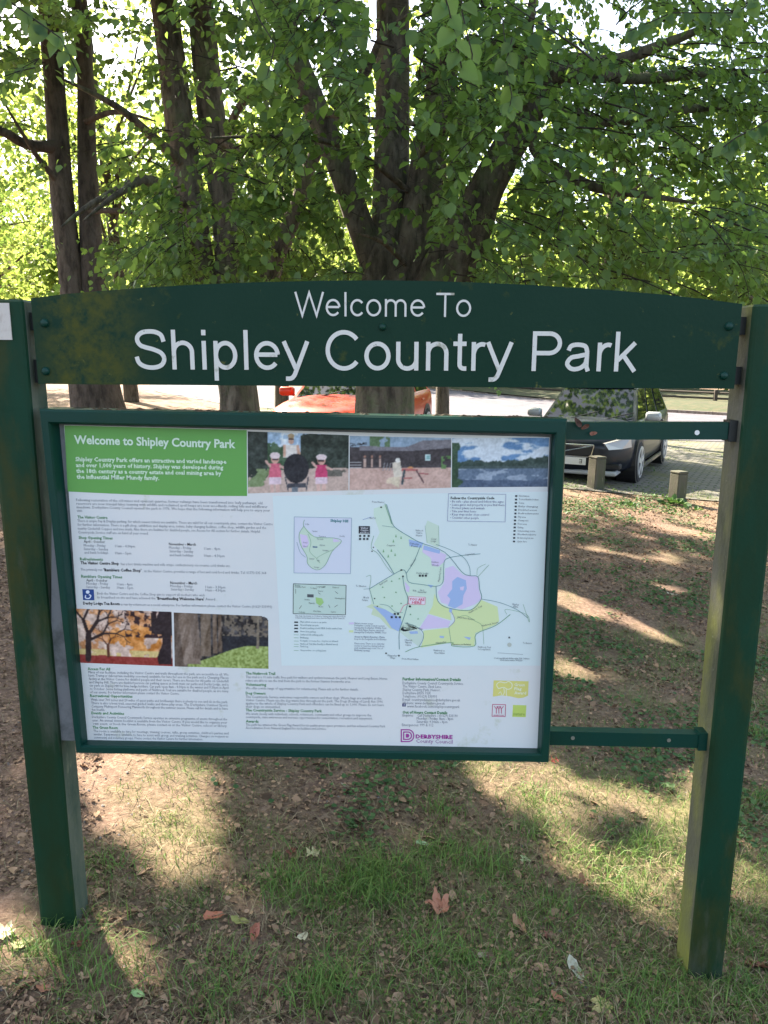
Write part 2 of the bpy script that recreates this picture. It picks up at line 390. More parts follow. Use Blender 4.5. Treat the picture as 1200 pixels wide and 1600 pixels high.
# black brackets between board and posts
for (x, y, h, side) in ((44, 502, 28, 0), (52, 580, 36, 0), (1166, 509, 28, 1), (1158, 587, 28, 1)):
    t = at(x, y-h/2, YH+.02).z; bt = at(x, y+h/2, YH+.02).z
    k = MB()
    if side: k.box((at(1147, 600, YH).x-.04, YH+.0225, bt), (xr0+.003, YH+.05, t))
    else: k.box((xl1-.003, YH+.0225, bt), (at(60, 600, YH).x+.05, YH+.05, t))
    k.build('bracket', m_black, sign)

# ---- stroke lettering in the sign's plain sans style
def arc(cx, cy, rx, ry, a0, a1, n=16):
    return [(cx+rx*math.cos(R(a0+(a1-a0)*i/n)), cy+ry*math.sin(R(a0+(a1-a0)*i/n))) for i in range(n+1)]
def cr(pts, n=5):
    P = [pts[0]]+list(pts)+[pts[-1]]; out = []
    for i in range(1, len(P)-2):
        for k in range(n):
            t = k/n; q = []
            for d in range(2):
                p0, p1, p2, p3 = (P[i-1][d], P[i][d], P[i+1][d], P[i+2][d])
                q.append(.5*(2*p1+(p2-p0)*t+(2*p0-5*p1+4*p2-p3)*t*t+(3*p1-p0-3*p2+p3)*t**3))
            out.append(tuple(q))
    return out+[pts[-1]]
G = {
 'l': (.31, [[(.155, 0), (.155, 1)]]),
 'i': (.31, [[(.155, 0), (.155, .725)], [(.155, .865), (.155, 1)]]),
 'h': (.777, [[(.15, 0), (.15, 1)], arc(.385, .44, .235, .235, 180, 0)+[(.62, 0)]]),
 'n': (.777, [[(.15, 0), (.15, .725)], arc(.385, .44, .235, .235, 180, 0)+[(.62, 0)]]),
 'm': (1.163, [[(.15, 0), (.15, .725)], arc(.365, .46, .215, .215, 180, 0)+[(.58, 0)], arc(.795, .46, .215, .215, 180, 0)+[(1.01, 0)]]),
 'u': (.777, [[(.15, .725)]+arc(.385, .285, .235, .235, 180, 360), [(.62, .725), (.62, 0)]]),
 'r': (.465, [[(.15, 0), (.15, .725)], arc(.37, .40, .22, .27, 180, 70)]),
 't': (.40, [[(.19, .93), (.19, .17)]+arc(.30, .165, .11, .11, 190, 270)+[(.37, .055)], [(.02, .68), (.36, .68)]]),
 'o': (.777, [arc(.388, .363, .285, .31, 0, 360, 32)]),
 'e': (.777, [[(.11, .385), (.655, .385)], arc(.388, .363, .28, .31, 4, 322, 28)]),
 'c': (.698, [arc(.37, .363, .27, .31, 38, 322, 26)]),
 'p': (.777, [[(.15, -.28), (.15, .725)], arc(.40, .363, .25, .31, 0, 360, 30)]),
 'y': (.698, [[(.05, .725), (.355, .03)], cr([(.66, .725), (.37, .0), (.30, -.15), (.22, -.215), (.09, -.22)])]),
 'k': (.698, [[(.14, 0), (.14, 1)], [(.60, .725), (.17, .28)], [(.30, .42), (.62, 0)]]),
 'a': (.777, [cr([(.125, .52), (.19, .64), (.37, .67), (.55, .63), (.605, .5)])+[(.605, .12), (.65, 0)], cr([(.60, .43), (.40, .385), (.2, .34), (.105, .2), (.18, .085), (.3, .052), (.46, .09), (.57, .19), (.60, .31)])]),
 'S': (.93, [cr([(.825, .70), (.77, .86), (.64, .935), (.47, .955), (.28, .925), (.165, .83), (.15, .72), (.22, .61), (.36, .555), (.55, .505), (.74, .42), (.82, .29), (.78, .15), (.66, .07), (.48, .045), (.29, .08), (.16, .17), (.11, .32)])]),
 'C': (1.0, [arc(.52, .5, .42, .455, 38, 322, 34)]),
 'W': (1.318, [[(.05, 1.0), (.345, .03), (.66, .965), (.975, .03), (1.27, 1.0)]]),
 'T': (.853, [[(.03, .945), (.82, .945)], [(.427, 0), (.427, .9)]]),
 'P': (.93, [[(.17, 0), (.17, 1)], [(.17, .945), (.53, .945)]+arc(.55, .70, .27, .245, 90, -90)+[(.17, .455)]]),
 ' ': (.388, []),
}
def ribbon(pts, hw, closed=False):
    P = [Vector(p) for p in pts]; L = []; Rr = []
    closed = (P[0]-P[-1]).length < 1e-4
    if closed: P = P[:-1]
    n = len(P)
    for i in range(n):
        if closed: a, b_ = P[i-1], P[(i+1) % n]
        else: a, b_ = P[max(i-1, 0)], P[min(i+1, n-1)]
        d1 = (P[i]-a); d2 = (b_-P[i])
        d1 = d1.normalized() if d1.length > 1e-6 else d2.normalized(); d2 = d2.normalized() if d2.length > 1e-6 else d1
        nn = Vector((-(d1.y+d2.y), d1.x+d2.x)).normalized()
        c = max(.35, nn.dot(Vector((-d1.y, d1.x)))); L.append(P[i]+nn*hw/c); Rr.append(P[i]-nn*hw/c)
    Fs = [(i, (i+1) % n, n+(i+1) % n, n+i) for i in range(n if closed else n-1)]
    return L+Rr, Fs
def lettering(txt, p0, p1, cap, hw, y, name, parent):
    w = sum(G[c][0] for c in txt); A = at(*p0, y); B = at(*p1, y)
    ex = (B-A)/(w-.16); ez = Vector((-(B-A).z, 0, (B-A).x)).normalized()*cap
    k = MB(); x = -.08; q = 0
    for c in txt:
        adv, strokes = G[c]
        for st in strokes:
            V, Fs = ribbon(st, hw); q += 1
            k.add([A+ex*(v.x+x)+ez*v.y+Vector((0, -.00012*(q % 4), 0)) for v in V], Fs)
        x += adv
    return k.build(name, m_letter, parent)
cap1 = (at(462, 457, YH)-at(462, 495, YH)).length
cap2 = (at(300, 515.5, YH)-at(300, 577.5, YH)).length
lettering('Welcome To', (463, 494), (735, 495.5), cap1, .046, YH-.0015, 'lettering', hb)
lettering('Shipley Country Park', (213, 577), (991, 580.5), cap2, .056, YH-.0015, 'lettering', hb)

# ---- notice case
YF = Y0-.028                   # front of the case frame
YB = Y0+.012                   # backing
YP = YB-.004                   # poster
def P2(x, y, Y): p = at(x, y, Y); return (p.x, p.z)
O = [(60, 639), (887, 655), (858, 1193), (118, 1178)]       # outer corners TL TR BR BL
IF = [(77, 662), (868, 679), (846, 1179), (127, 1166)]
I = [(92, 655), (862, 672), (839, 1168), (138, 1155)]       # inner corners
case = empty('notice_case', (0, 0, 0)); case.parent = sign; case.location = (0, 0, 0)
names = ['top', 'right', 'bottom', 'left']
k = MB()
for i in range(4):
    j = (i+1) % 4
    o1, o2, i2, i1 = P2(*O[i], YF), P2(*O[j], YF), P2(*IF[j], YF), P2(*IF[i], YF)
    b2_, b1_ = P2(*I[j], YB), P2(*I[i], YB)
    c0 = 0.006
    def mixp(a, b_, t): return (a[0]+(b_[0]-a[0])*t, a[1]+(b_[1]-a[1])*t)
    fr = [mixp(o1, i1, .14), mixp(o2, i2, .14), mixp(i2, o2, .14), mixp(i1, o1, .14)]
    V = [(*[fr[q][0]], YF, fr[q][1]) for q in range(4)]
    V += [(o1[0], YF+c0, o1[1]), (o2[0], YF+c0, o2[1]), (i2[0], YF+c0, i2[1]), (i1[0], YF+c0, i1[1])]
    V += [(o1[0], YF+.07, o1[1]), (o2[0], YF+.07, o2[1]), (b2_[0], YB-.001, b2_[1]), (b1_[0], YB-.001, b1_[1])]
    k.add(V, [(0, 3, 2, 1), (4, 0, 1, 5), (3, 7, 6, 2), (8, 4, 5, 9), (7, 11, 10, 6), (8, 9, 10, 11)])
bpy.data.objects.remove(case)
case = k.build('notice_case', m_case, sign)
slab([P2(*q, YF) for q in ((70, 1168), (850, 1184), (878, 664), (70, 650))], YB, .028, m_grey, 'backing_panel', case)
# debris along the top of the case
k = MB()
for i in range(60):
    x = 110+rng.random()*760; p = at(x, 639+(x-60)*.0194, YF); s = .002+.004*rng.random(); s2 = s*(1+3*rng.random())
    c0 = Vector((p.x, YF+.012+.05*rng.random(), p.z)); q = 6
    V = [(c0.x+s2*math.cos(2*math.pi*j/q), c0.y+s*math.sin(2*math.pi*j/q), c0.z) for j in range(q)]+[(c0.x, c0.y, c0.z+s*.9)]
    k.add(V, [(j, (j+1) % q, q) for j in range(q)])
k.build('debris', m_debris, case, kind='stuff')
for x, y in ((833, 676), (850, 677.5)):
    p = at(x, y, YB-.004); k = MB(); k.tube([(p.x, YB-.004, p.z), (p.x, YB-.0002, p.z)], .0065, 10); k.build('screw', m_grey, case)
# rails from case to right post
def rail(tl, tr, br, bl, y, holes, name='rail'):
    r_ = slab([P2(*bl, y), P2(*br, y), P2(*tr, y), P2(*tl, y)], y, .03, m_case, name, sign)
    return r_
YR = Y0+.03
r1 = rail((880, 660), (1149, 660), (1149, 687), (880, 687), YR, 1)
r2 = rail((850, 1142.5), (1103, 1148), (1102, 1169), (850, 1164), YR, 1)
p = at(1089, 676, YR); k = MB(); k.tube([(p.x, YR-.0012, p.z), (p.x, YR+.002, p.z)], .0062, 14)
k.build('white_screw_cap', mat('white_plastic', (.8, .8, .78), .5), r1)
for x, y in ((895, 1153), (1045, 1156.5)):
    p = at(x, y, YR); k = MB(); k.tube([(p.x, YR-.0015, p.z), (p.x, YR+.002, p.z)], .0055, 10); k.build('screw', m_screw, r2)
for x, y0_, y1_ in ((1147, 657, 690), (1099, 1145, 1172)):
    a = at(x, y0_, YR); b2 = at(x, y1_, YR); k = MB(); k.box((a.x-.012, YR-.004, b2.z), (xr0+.004, YR+.034, a.z)); k.build('rail_shoe', m_black if x == 1147 else m_case, sign)

# ---- poster inside the case
poster = empty('information_poster', (0, YP, 0), label='printed information poster with green heading, park map and photographs, framed in the notice case', category='poster')
m_paper = mat('laminated_paper', (.76, .755, .745), .35, spec=.5, layers=[((.71, .735, .735), 2.2, .4, .6), ((.50, .53, .38), 9, .62, .76), ((.30, .33, .22), 70, .76, .80)])
m_ink = vcolmat('printed_ink', .4, .4)
slab([P2(*q, YP) for q in ((134, 1156), (840, 1176), (859, 683), (100, 664))], YP, .002, m_paper, 'paper_sheet', poster)
LAY = .0003
class Ink:
    "flat printed shapes: vertices carry their own colour"
    def __init__(s, layer=1): s.v = []; s.f = []; s.c = []; s.y = YP-LAY*layer
    def poly(s, pts, col, dy=0):
        b0 = len(s.v)
        for q in pts: p = at(*q, s.y-dy); s.v.append((p.x, p.y, p.z)); s.c.append((*lin(col), 1))
        s.f.append(tuple(range(b0, b0+len(pts))))
    def line(s, pts, w, col, dy=.0003):
        if len(pts) > 2: pts = cr(pts, 4)
        V, Fs = ribbon(pts, w/2); b0 = len(s.v)
        for q in V: p = at(q[0], q[1], s.y-dy); s.v.append((p.x, p.y, p.z)); s.c.append((*lin(col), 1))
        s.f += [tuple(i+b0 for i in f) for f in Fs]
    def text(s, t, p0, p1, cap, col, bold=0, dy=.0006):
        cu = bpy.data.curves.new('t', 'FONT'); cu.body = t; cu.size = 1; cu.resolution_u = 1 if cap < 9 else 3; cu.offset = bold
        ob = bpy.data.objects.new('t', cu); C.objects.link(ob)
        dg = bpy.context.evaluated_depsgraph_get(); dg.update(); me = ob.evaluated_get(dg).to_mesh()
        vv = np.array([v.co[:] for v in me.vertices]).reshape(-1, 3); fs = [tuple(p.vertices) for p in me.polygons]
        ob.evaluated_get(dg).to_mesh_clear(); bpy.data.objects.remove(ob); bpy.data.curves.remove(cu)
        if len(vv) == 0: return
        x0, x1 = vv[:, 0].min(), vv[:, 0].max()
        A = at(*p0, s.y-dy); B = at(*p1, s.y-dy); ex = (B-A)/(x1-x0); pxm = (B-A).length/math.dist(p0, p1)
        ez = Vector((-(B-A).z, 0, (B-A).x)).normalized()*(cap*pxm/.70); b0 = len(s.v)
        for v in vv:
            p = A+ex*(v[0]-x0)+ez*v[1]; s.v.append((p.x, p.y, p.z)); s.c.append((*lin(col), 1))
        s.f += [tuple(i+b0 for i in f) for f in fs]
    def build(s, name, parent, **kw):
        return mesh(name, s.v, s.f, m_ink, parent, vattr={'ink': np.array(s.c)}, **kw)

bn = Ink(1)
cb = [(386, 775)]+[(386-(386-106)*t, 775-(775-768)*t+2.2*math.sin(math.pi*t)) for t in np.linspace(0, 1, 10)[1:]]
bn.poly([(100.6, 664.6), (385.6, 672)]+cb, (104, 166, 84))
bo = bn.build('green_banner', poster)
t_ = Ink(2)
t_.text('Welcome to Shipley Country Park', (116, 693), (368, 700), 13, (215, 235, 215), .028)
for i, (s, xe) in enumerate((('Shipley Country Park offers an attractive and varied landscape', 354), ('and over 1,000 years of history. Shipley was developed during', 349), ('the 18th century as a country estate and coal mining area by', 346), ('the influential Miller Mundy family.', 249))):
    y = 720.5+i*9.1; t_.text(s, (118+i*.6, y), (xe, y+(xe-118)*.017), 6.6, (215, 235, 212), .03)
t_.build('banner_text', bo)

# text blocks
BK = (128, 132, 142); GN = (70, 135, 85); DK = (40, 42, 48)
SL = .017
tb = Ink(1)
def tl(x, y, xe, s, cap=4.2, col=BK, bold=0.0, sl=SL): tb.text(s, (x, y), (xe, y+(xe-x)*sl), cap, col, bold)
for i, (s, xe) in enumerate((('Following restoration of the old mines and opencast quarries, former railways have been transformed into leafy pathways, old', 410), ('reservoirs are now tranquil lakes teeming with wildlife and reclaimed spoil heaps are now woodlands, rolling hills and wildflower', 418), ('meadows. Derbyshire County Council opened the park in 1976. We hope that the following information will help you to enjoy your', 422), ('visit.', 129))):
    tl(119+i*.4, 783+i*5.6, xe, s)
tl(121, 810, 168, 'The Visitor Centre', 4.6, GN, .02)
for i, (s, xe) in enumerate((('There is ample Pay & Display parking, for which season tickets are available. These are valid for all our countryside sites, contact the Visitor Centre', 426), ('for further information. There is a gift shop, exhibition and display area, toilets, baby changing facilities, coffee shop, wildlife garden and the', 416), ('nearby Cinderhill Coppice and tree trunk. Also there are facilities for disabled people, see Access for All section for further details. Helpful', 406), ('Countryside Service staff are on hand all year round.', 232))):
    tl(121+i*.4, 815.5+i*6.0, xe, s)
tl(123, 842, 176, 'Shop Opening Times', 4.6, GN, .02)
tl(131, 848, 164, 'April - October', 4.4, DK); tl(131, 854, 165, 'Monday - Friday'); tl(180, 855, 211, '11am - 4.30pm'); tl(131, 859.5, 169, 'Saturday - Sunday'); tl(132, 865, 169, 'and bank holidays'); tl(180, 866, 205, '10am - 5pm')
tl(264, 852, 306, 'November - March', 4.4, DK, .01); tl(264, 857.5, 299, 'Monday - Friday'); tl(319, 859, 344, '11am - 4pm'); tl(265, 863, 302, 'Saturday - Sunday'); tl(265, 869, 302, 'and bank holidays'); tl(319, 870, 351, '10am - 4.30pm')
tl(125, 875.5, 161, 'Refreshments', 4.6, GN, .02)
tl(126, 881.5, 186, 'The Visitor Centre Shop', 4.6, DK, .03); tl(189, 883, 360, 'has a hot drinks machine and sells crisps, confectionery, ice creams, cold drinks etc.')
tl(126, 891.5, 160, 'The privately run'); tl(162, 892.5, 221, "'Ramblers Coffee Shop'", 4.6, DK, .03); tl(223, 894, 416, ', at the Visitor Centre, provides a range of hot and cold food and drinks. Tel: 01773 535 368')
tl(127, 902.5, 191, 'Ramblers Opening Times', 4.6, GN, .02)
tl(135, 908.5, 168, 'April - October', 4.4, DK); tl(135, 913.5, 169, 'Monday - Friday'); tl(183, 914.5, 207, '11am - 4pm'); tl(135, 919, 172, 'Saturday - Sunday'); tl(183, 920, 208, '10am - 5pm')
tl(266, 912.5, 308, 'November - March', 4.4, DK, .01); tl(266, 917.5, 301, 'Monday - Friday'); tl(321, 919, 352, '11am - 3.30pm'); tl(267, 922.5, 303, 'Saturday - Sunday'); tl(321, 924, 352, '10am - 4.30pm')
tl(152, 929, 320, 'Both the Visitor Centre and the Coffee Shop aim to support all mothers who wish'); tl(152, 935, 243, 'to breastfeed on site and have achieved the'); tl(245, 937, 319, "'Breastfeeding Welcome Here'", 4.6, DK, .03); tl(321, 938, 336, 'Award')
tl(130, 944.5, 187, 'Derby Lodge Tea Room', 4.6, DK, .03); tl(189, 946, 425, 'is run by volunteers as a social enterprise. For further information please contact the Visitor Centre (01629 533991)')
tb.build('opening_times_text', poster)
tb = Ink(1)
tl(137, 1047, 172, 'Access For All', 4.6, GN, .02)
LL = ['Many of our facilities, including the Visitor Centre and trails throughout the park, are accessible to all. We', 'have Tramper (all-terrain mobility scooters) available for hire for use in the park and a Changing Places', 'facility at the Visitor Centre for disabled people and their carers. There are Access for All paths on Cinderhill', 'and Shipley Hill. There are disabled persons car parking spaces at both main car parks and Derby Lodge, and a', 'car park on Shipley Hill for blue badge holders. Car park open 8am - 4.30pm in the winter and 9.30pm in April', 'to October. Some fishing platforms and parts of Nutbrook Trail are suitable for disabled people, as are many', 'of our events. For further information please contact the Visitor Centre.']
for i, s in enumerate(LL): tl(138+i*.5, 1052+i*5.2, 357 if i < 6 else 280, s)
tl(141, 1089, 207, 'Recreational Opportunities', 4.6, GN, .02)
for i, s in enumerate(['With over 700 acres and 20 miles of quiet paths and bridleways there is plenty to see and do in the park.', 'There is also a boat trail, seasonal guided walks and three play areas. The Derbyshire Outdoor Sports', 'Company Multisport Pioneering Mammoth throughout the summer season. Please call for details and to have', 'fun health.']): tl(142+i*.5, 1095+i*5.2, 356 if i < 3 else 164, s)
tl(143, 1116, 194, 'Events and Activities', 4.6, GN, .02)
for i, s in enumerate(['Derbyshire County Council Countryside Service operates an extensive programme of events throughout the', 'year. An annual events booklet is available from the Visitor Centre. If you would like to organise your', 'own event, or book the Green Room, please contact us at the Visitor Centre, school or library.']): tl(144+i*.5, 1122+i*5.2, 355, s)
tl(145, 1138.5, 184, 'The Green Room', 4.6, GN, .02)
for i, s in enumerate(['The room is available to hire for meetings, training courses, talks, group activities, children\'s parties and', 'similar. Equipment is available to hire to assist with group and training activities. Charges on request to', 'community and voluntary groups. Please contact the Visitor Centre for further information.']): tl(146+i*.5, 1144+i*5.0, 357-(i == 2)*40, s)
def tr(y, s, xe, head=0, x=384): tl(x, y, xe, s, 4.6 if head else 4.2, GN if head else BK, .02*head, .012)
tr(1054, 'The Nutbrook Trail', 430, 1); tr(1059.5, 'This trail is a 10 mile traffic free path for walkers and cyclists between the park, Heanor and Long Eaton. Horse', 605); tr(1065, 'riders are able to use the trail from the park to the former Stanton Ironworks area.', 548)
tr(1071.5, 'Volunteering', 416, 1); tr(1077, 'We offer a wide range of opportunities for volunteering. Please ask us for further details.', 560)
tr(1085, 'Dog Owners', 415, 1)
for i, (s, xe) in enumerate((('The Countryside Service welcomes responsible owners and their dogs. Waste bags are available at the', 596), ('Visitor Centre. Please use the dog waste bins throughout the park. The Dogs (Fouling of Land) Act 1996', 598), ('applies to the whole of Shipley Country Park and offenders can be fined up to 1,000. Please do not leave', 600), ('their dogs on unmuzzled.', 438))): tr(1090.5+i*5.1, s, xe)
tr(1111.5, 'The Countryside Service - Shipley Country Park', 503, 1)
tr(1117, 'We work closely with individuals, schools, volunteers, community and other groups to improve the', 580); tr(1122, 'countryside, raise awareness and increase opportunities for conservation, recreation and enjoyment.', 582)
tr(1129, 'Awards', 404, 1); tr(1134, 'The park has attained the Green Flag Award for its quality green space provision, and has achieved Country Park', 602); tr(1139, 'Accreditation from Natural England for its facilities and service.', 510)
tb.build('facilities_text', poster)
tb = Ink(1)
def tc_(y, s, xe, head=0, x=629): tl(x, y, xe, s, 4.8 if head else 4.5, GN if head else BK, .03*head, .012)
tc_(1063, 'Further Information/Contact Details', 720, 1)
for i, (s, xe) in enumerate((('Derbyshire County Council Countryside Service,', 724), ('The Visitor Centre, Slack Lane,', 690), ('Shipley Country Park, Heanor,', 688), ('Derbyshire DE75 7GX', 673), ('Telephone: (01629) 533991', 682), ('E-mail: countrysideservice@derbyshire.gov.uk', 719), ('Website: www.derbyshire.gov.uk', 695), ('www.facebook.com/shipleycountrypark', 718))):
    tc_(1069+i*5.2, s, xe, x=629 if i < 7 else 636)
tb.poly([(628.5, 1099), (634, 1099), (634, 1104), (628.5, 1104)], (50, 60, 110)); tb.text('f', (630.5, 1103.6), (632.6, 1103.6), 4, (230, 230, 240))
tc_(1115, 'Out of Hours Contact Details', 699, 1)
tc_(1119.5, 'Enquiries     Call Derbyshire - (01629) 533190', 715); tc_(1124.5, 'Monday - Friday, 8am - 8pm', 708, x=651); tc_(1129.5, 'Saturday, 9.30am - 4pm', 699, x=651); tc_(1134.5, 'Emergencies: 999 & 112', 677, x=628)
tb.build('contact_text', poster)

# logos
lg = Ink(1); PU = (165, 60, 150)
for s, th in ((1.0, 0), (.62, 0)):
    cx, cy = 637, 1149.5
    w = 10*s; h = 9.2*s
    ln = [(cx-w, cy-h), (cx+w*.1, cy-h)]+[(cx+w*.1+w*.85*math.sin(a_), cy-h*math.cos(a_)) for a_ in np.linspace(.3, math.pi-.3, 7)]+[(cx+w*.1, cy+h), (cx-w, cy+h)]
    lg.line([(ln[0])]+ln[1:], 1.8, PU); lg.line([(cx-w, cy-h-.9), (cx-w, cy+h+.9)], 1.8, PU, dy=.0005)
lg.poly([(634, 1146.5), (638, 1146.5), (640, 1149.5), (638, 1152.5), (634, 1152.5)], PU, dy=.0003)
lg.text('DERBYSHIRE', (649.5, 1153.5), (707, 1154.5), 6.3, PU, .04); lg.text('County Council', (650, 1160.5), (707, 1162), 6.6, (150, 90, 150), 0)
lg.build('council_logo', poster)
lg = Ink(1)
lg.poly([(771.3, 1063), (826, 1064.5), (825, 1087), (818, 1090), (810, 1091), (797, 1088), (783, 1086.5), (770, 1088.5)], (222, 214, 125))
WH = (238, 240, 215)
lg.line([(779, 1076), (776, 1070), (781, 1065.5), (789, 1067), (795, 1064.8), (800, 1069), (799, 1075), (793, 1077), (787, 1074), (779, 1076)], 1.1, WH); lg.line([(787, 1075), (788, 1082), (785, 1087)], 1, WH); lg.line([(791, 1076), (791, 1083), (792, 1088)], 1, WH); lg.line([(779, 1084), (782, 1081), (784, 1086)], .8, WH)
for i, s in enumerate(('Green', 'Flag', 'Award')): lg.text(s, (803.5, 1072+i*6.4), ((820, 815, 822)[i], 1072.3+i*6.4), 5, WH, .02)
lg.build('award_logo', poster)
lg = Ink(1); MG = (190, 60, 110)
lg.line([(769.5, 1100.7), (790, 1101)], .9, MG); lg.line([(790, 1100.6), (789.4, 1120)], .9, MG, .0004); lg.line([(789.4, 1119.7), (768.6, 1119.2)], .9, MG); lg.line([(768.8, 1119.6), (769.6, 1100.3)], .9, MG, .0004)
for x in (775.5, 779.5, 783.5): lg.line([(x, 1107), (x, 1115)], 1.1, MG); lg.line([(x-3.2, 1103.5), (x, 1107.5)], .9, MG, .0006); lg.line([(x, 1107.5), (x+3.2, 1103.5)], .9, MG, .0007)
lg.text('INVESTORS', (771.5, 1118.3), (787, 1118.6), 1.8, MG, .02)
lg.build('people_logo', poster)
lg = Ink(1); lg.poly([(801.5, 1101.5), (822.5, 1102), (821.5, 1120.6), (800.5, 1120)], (196, 214, 110)); lg.text('nature', (802, 1117.6), (820, 1118), 5, (160, 180, 90), .02); lg.build('green_square_logo', poster)
lg = Ink(1); lg.poly([(128.5, 920.5), (146.5, 921), (147.5, 938), (129.8, 937.6)], (40, 75, 140))
lg.poly([(137+3*math.cos(a_), 925+2.8*math.sin(a_)) for a_ in np.linspace(0, 6.0, 12)], (225, 232, 245), .0003); lg.line([(134, 930), (133.5, 934), (139, 935), (142, 931), (139, 929)], 1.7, (225, 232, 245), .0003)
lg.build('welcome_symbol', poster)

# ---- map
mp = Ink(1)
def M(*pts): return [(540+x/3.75, 760+y/3.75) for x, y in pts]
PG = (210, 230, 212); LB = (165, 188, 228); PK = (220, 205, 234); YG = (217, 230, 172); TL = (90, 135, 140); GL = (120, 165, 130)
mp.poly([(426, 775), (856, 768), (844, 1040), (440, 1040)], (219, 231, 231), -.0001)
mp.poly(M((165, 130), (240, 105), (285, 235), (375, 295), (440, 330), (580, 400), (575, 560), (530, 585), (540, 680), (480, 750), (425, 835), (345, 850), (310, 845), (150, 690), (140, 600), (285, 515), (200, 390), (165, 340), (200, 270), (165, 170)), PG)
mp.poly(M((480, 200), (545, 230), (545, 360), (475, 330), (468, 230)), (206, 224, 206))
mp.poly(M((315, 850), (345, 800), (430, 835), (455, 880), (430, 940), (350, 880)), (206, 222, 208))
mp.poly(M((150, 690), (120, 705), (160, 720), (150, 750), (200, 770), (255, 830), (310, 850), (320, 790), (200, 700)), (208, 222, 190), .0001)
mp.poly(M((455, 345), (590, 400), (580, 440), (545, 470), (505, 465), (500, 420), (450, 385)), PK, .0002)
mp.poly(M((585, 480), (630, 465), (690, 520), (775, 530), (780, 600), (795, 660), (760, 690), (680, 720), (560, 680), (540, 620), (575, 570)), PK, .0002)
mp.poly(M((345, 555), (375, 590), (372, 620), (355, 615)), PK, .0002)
mp.poly(M((485, 750), (615, 790), (600, 825), (430, 838)), PK, .0003)
mp.poly(M((520, 630), (545, 680), (610, 715), (620, 785), (485, 745), (510, 700)), YG, .0002)
mp.poly(M((620, 720), (735, 725), (795, 665), (890, 705), (900, 790), (880, 810), (760, 860), (755, 935), (620, 930), (605, 825), (640, 790)), YG, .0003)
mp.poly(M((455, 845), (605, 828), (618, 915), (440, 945), (458, 890)), YG, .0002)
mp.poly(M((370, 310), (455, 330), (445, 360), (375, 350)), LB, .0003); mp.poly(M((460, 345), (555, 375), (550, 395), (455, 370)), LB, .0004)
mp.poly(M((655, 530), (705, 550), (710, 600), (690, 640), (685, 690), (640, 715), (600, 700), (615, 660), (595, 640), (625, 600), (625, 555)), LB, .0004); mp.poly(M((670, 590), (695, 585), (690, 610), (672, 608)), PK, .0005); mp.poly(M((610, 712), (630, 715), (618, 740), (606, 735)), LB, .0005)
mp.poly(M((160, 700), (230, 720), (320, 770), (330, 800), (310, 850), (270, 830), (230, 770)), LB, .0004)
mp.poly(M((372, 850), (420, 848), (425, 862), (380, 865)), LB, .0004); mp.poly(M((690, 880), (735, 885), (725, 900)), LB, .0005); mp.poly(M((550, 875), (578, 878), (575, 888), (552, 887)), LB, .0005); mp.poly(M((480, 575), (515, 580), (500, 595)), LB, .0005)
for ln, c_, w in ((((240, 105), (260, 170), (285, 235), (375, 295), (440, 330), (580, 385), (680, 500), (725, 523), (775, 530), (785, 600), (795, 660), (730, 725), (600, 712), (540, 670), (530, 585)), TL, .9),
                  (((230, 100), (270, 220)), GL, .9), (((440, 345), (400, 440), (355, 510)), TL, .8), (((140, 600), (230, 545), (330, 490), (355, 510), (370, 560), (450, 575), (530, 585), (570, 560), (575, 470), (590, 425), (680, 405), (790, 395)), TL, .8),
                  (((185, 370), (240, 440), (285, 515)), TL, 1.0), (((165, 290), (150, 360), (190, 395), (240, 470), (275, 510)), GL, .6), (((530, 340), (610, 370), (690, 415), (725, 470), (730, 523)), TL, .7),
                  (((335, 530), (345, 600), (365, 660), (350, 740), (320, 830), (313, 880), (315, 955)), TL, .9), (((320, 740), (340, 700), (375, 685)), (225, 120, 160), .8), (((140, 600), (165, 690)), TL, .7),
                  (((345, 800), (400, 815), (450, 850), (455, 890), (430, 940)), TL, .7), (((350, 970), (430, 940), (620, 915), (625, 935), (755, 935), (765, 865), (880, 815), (965, 750)), GL, 1.0), (((795, 660), (900, 680), (1000, 720), (1065, 770)), TL, .7),
                  (((605, 825), (620, 930)), TL, .5), (((620, 735), (640, 785), (605, 825)), (150, 140, 180), .7), (((650, 775), (700, 755), (760, 790), (800, 820), (810, 925)), GL, .5), (((775, 530), (840, 460)), GL, .6), (((770, 520), (775, 480), (820, 455)), GL, .5),
                  (((105, 602), (140, 600)), TL, .6), (((120, 530), (148, 525), (140, 600)), GL, .5), (((200, 690), (250, 700), (290, 735), (335, 740)), TL, .6), (((215, 230), (285, 240)), TL, .5), (((100, 195), (150, 180)), (130, 150, 190), .7), (((945, 750), (940, 720), (1060, 750), (1075, 795), (1040, 690)), GL, .5), (((545, 230), (548, 350)), GL, .4), (((465, 230), (478, 330)), GL, .4)):
    mp.line(M(*ln), w, c_, .0008)
for x, y, s in ((327, 490, 4), (336, 527, 4), (377, 703, 5), (237, 978, 4), (163, 357, 3), (170, 657, 3), (186, 703, 3), (155, 380, 3), (208, 122, 4), (312, 992, 4)): mp.poly(M((x-s*1.3, y-s), (x+s*1.3, y-s), (x+s*1.2, y+s), (x-s*1.2, y+s)), (25, 30, 35), .0009)
for x, y in ((435, 523), (452, 523), (470, 523), (288, 747), (307, 747), (270, 766), (295, 766), (318, 766), (85, 290), (110, 290), (135, 290), (85, 308), (108, 308), (128, 308)): mp.poly(M((x-6, y-6), (x+6, y-6), (x+6, y+6), (x-6, y+6)), (60, 66, 72), .0009)
for x, y in ((295, 290), (325, 300), (280, 320), (222, 378), (268, 375), (290, 400), (250, 408)): mp.poly(M((x, y-11), (x+5, y+8), (x-5, y+8)), (130, 175, 130), .0009)
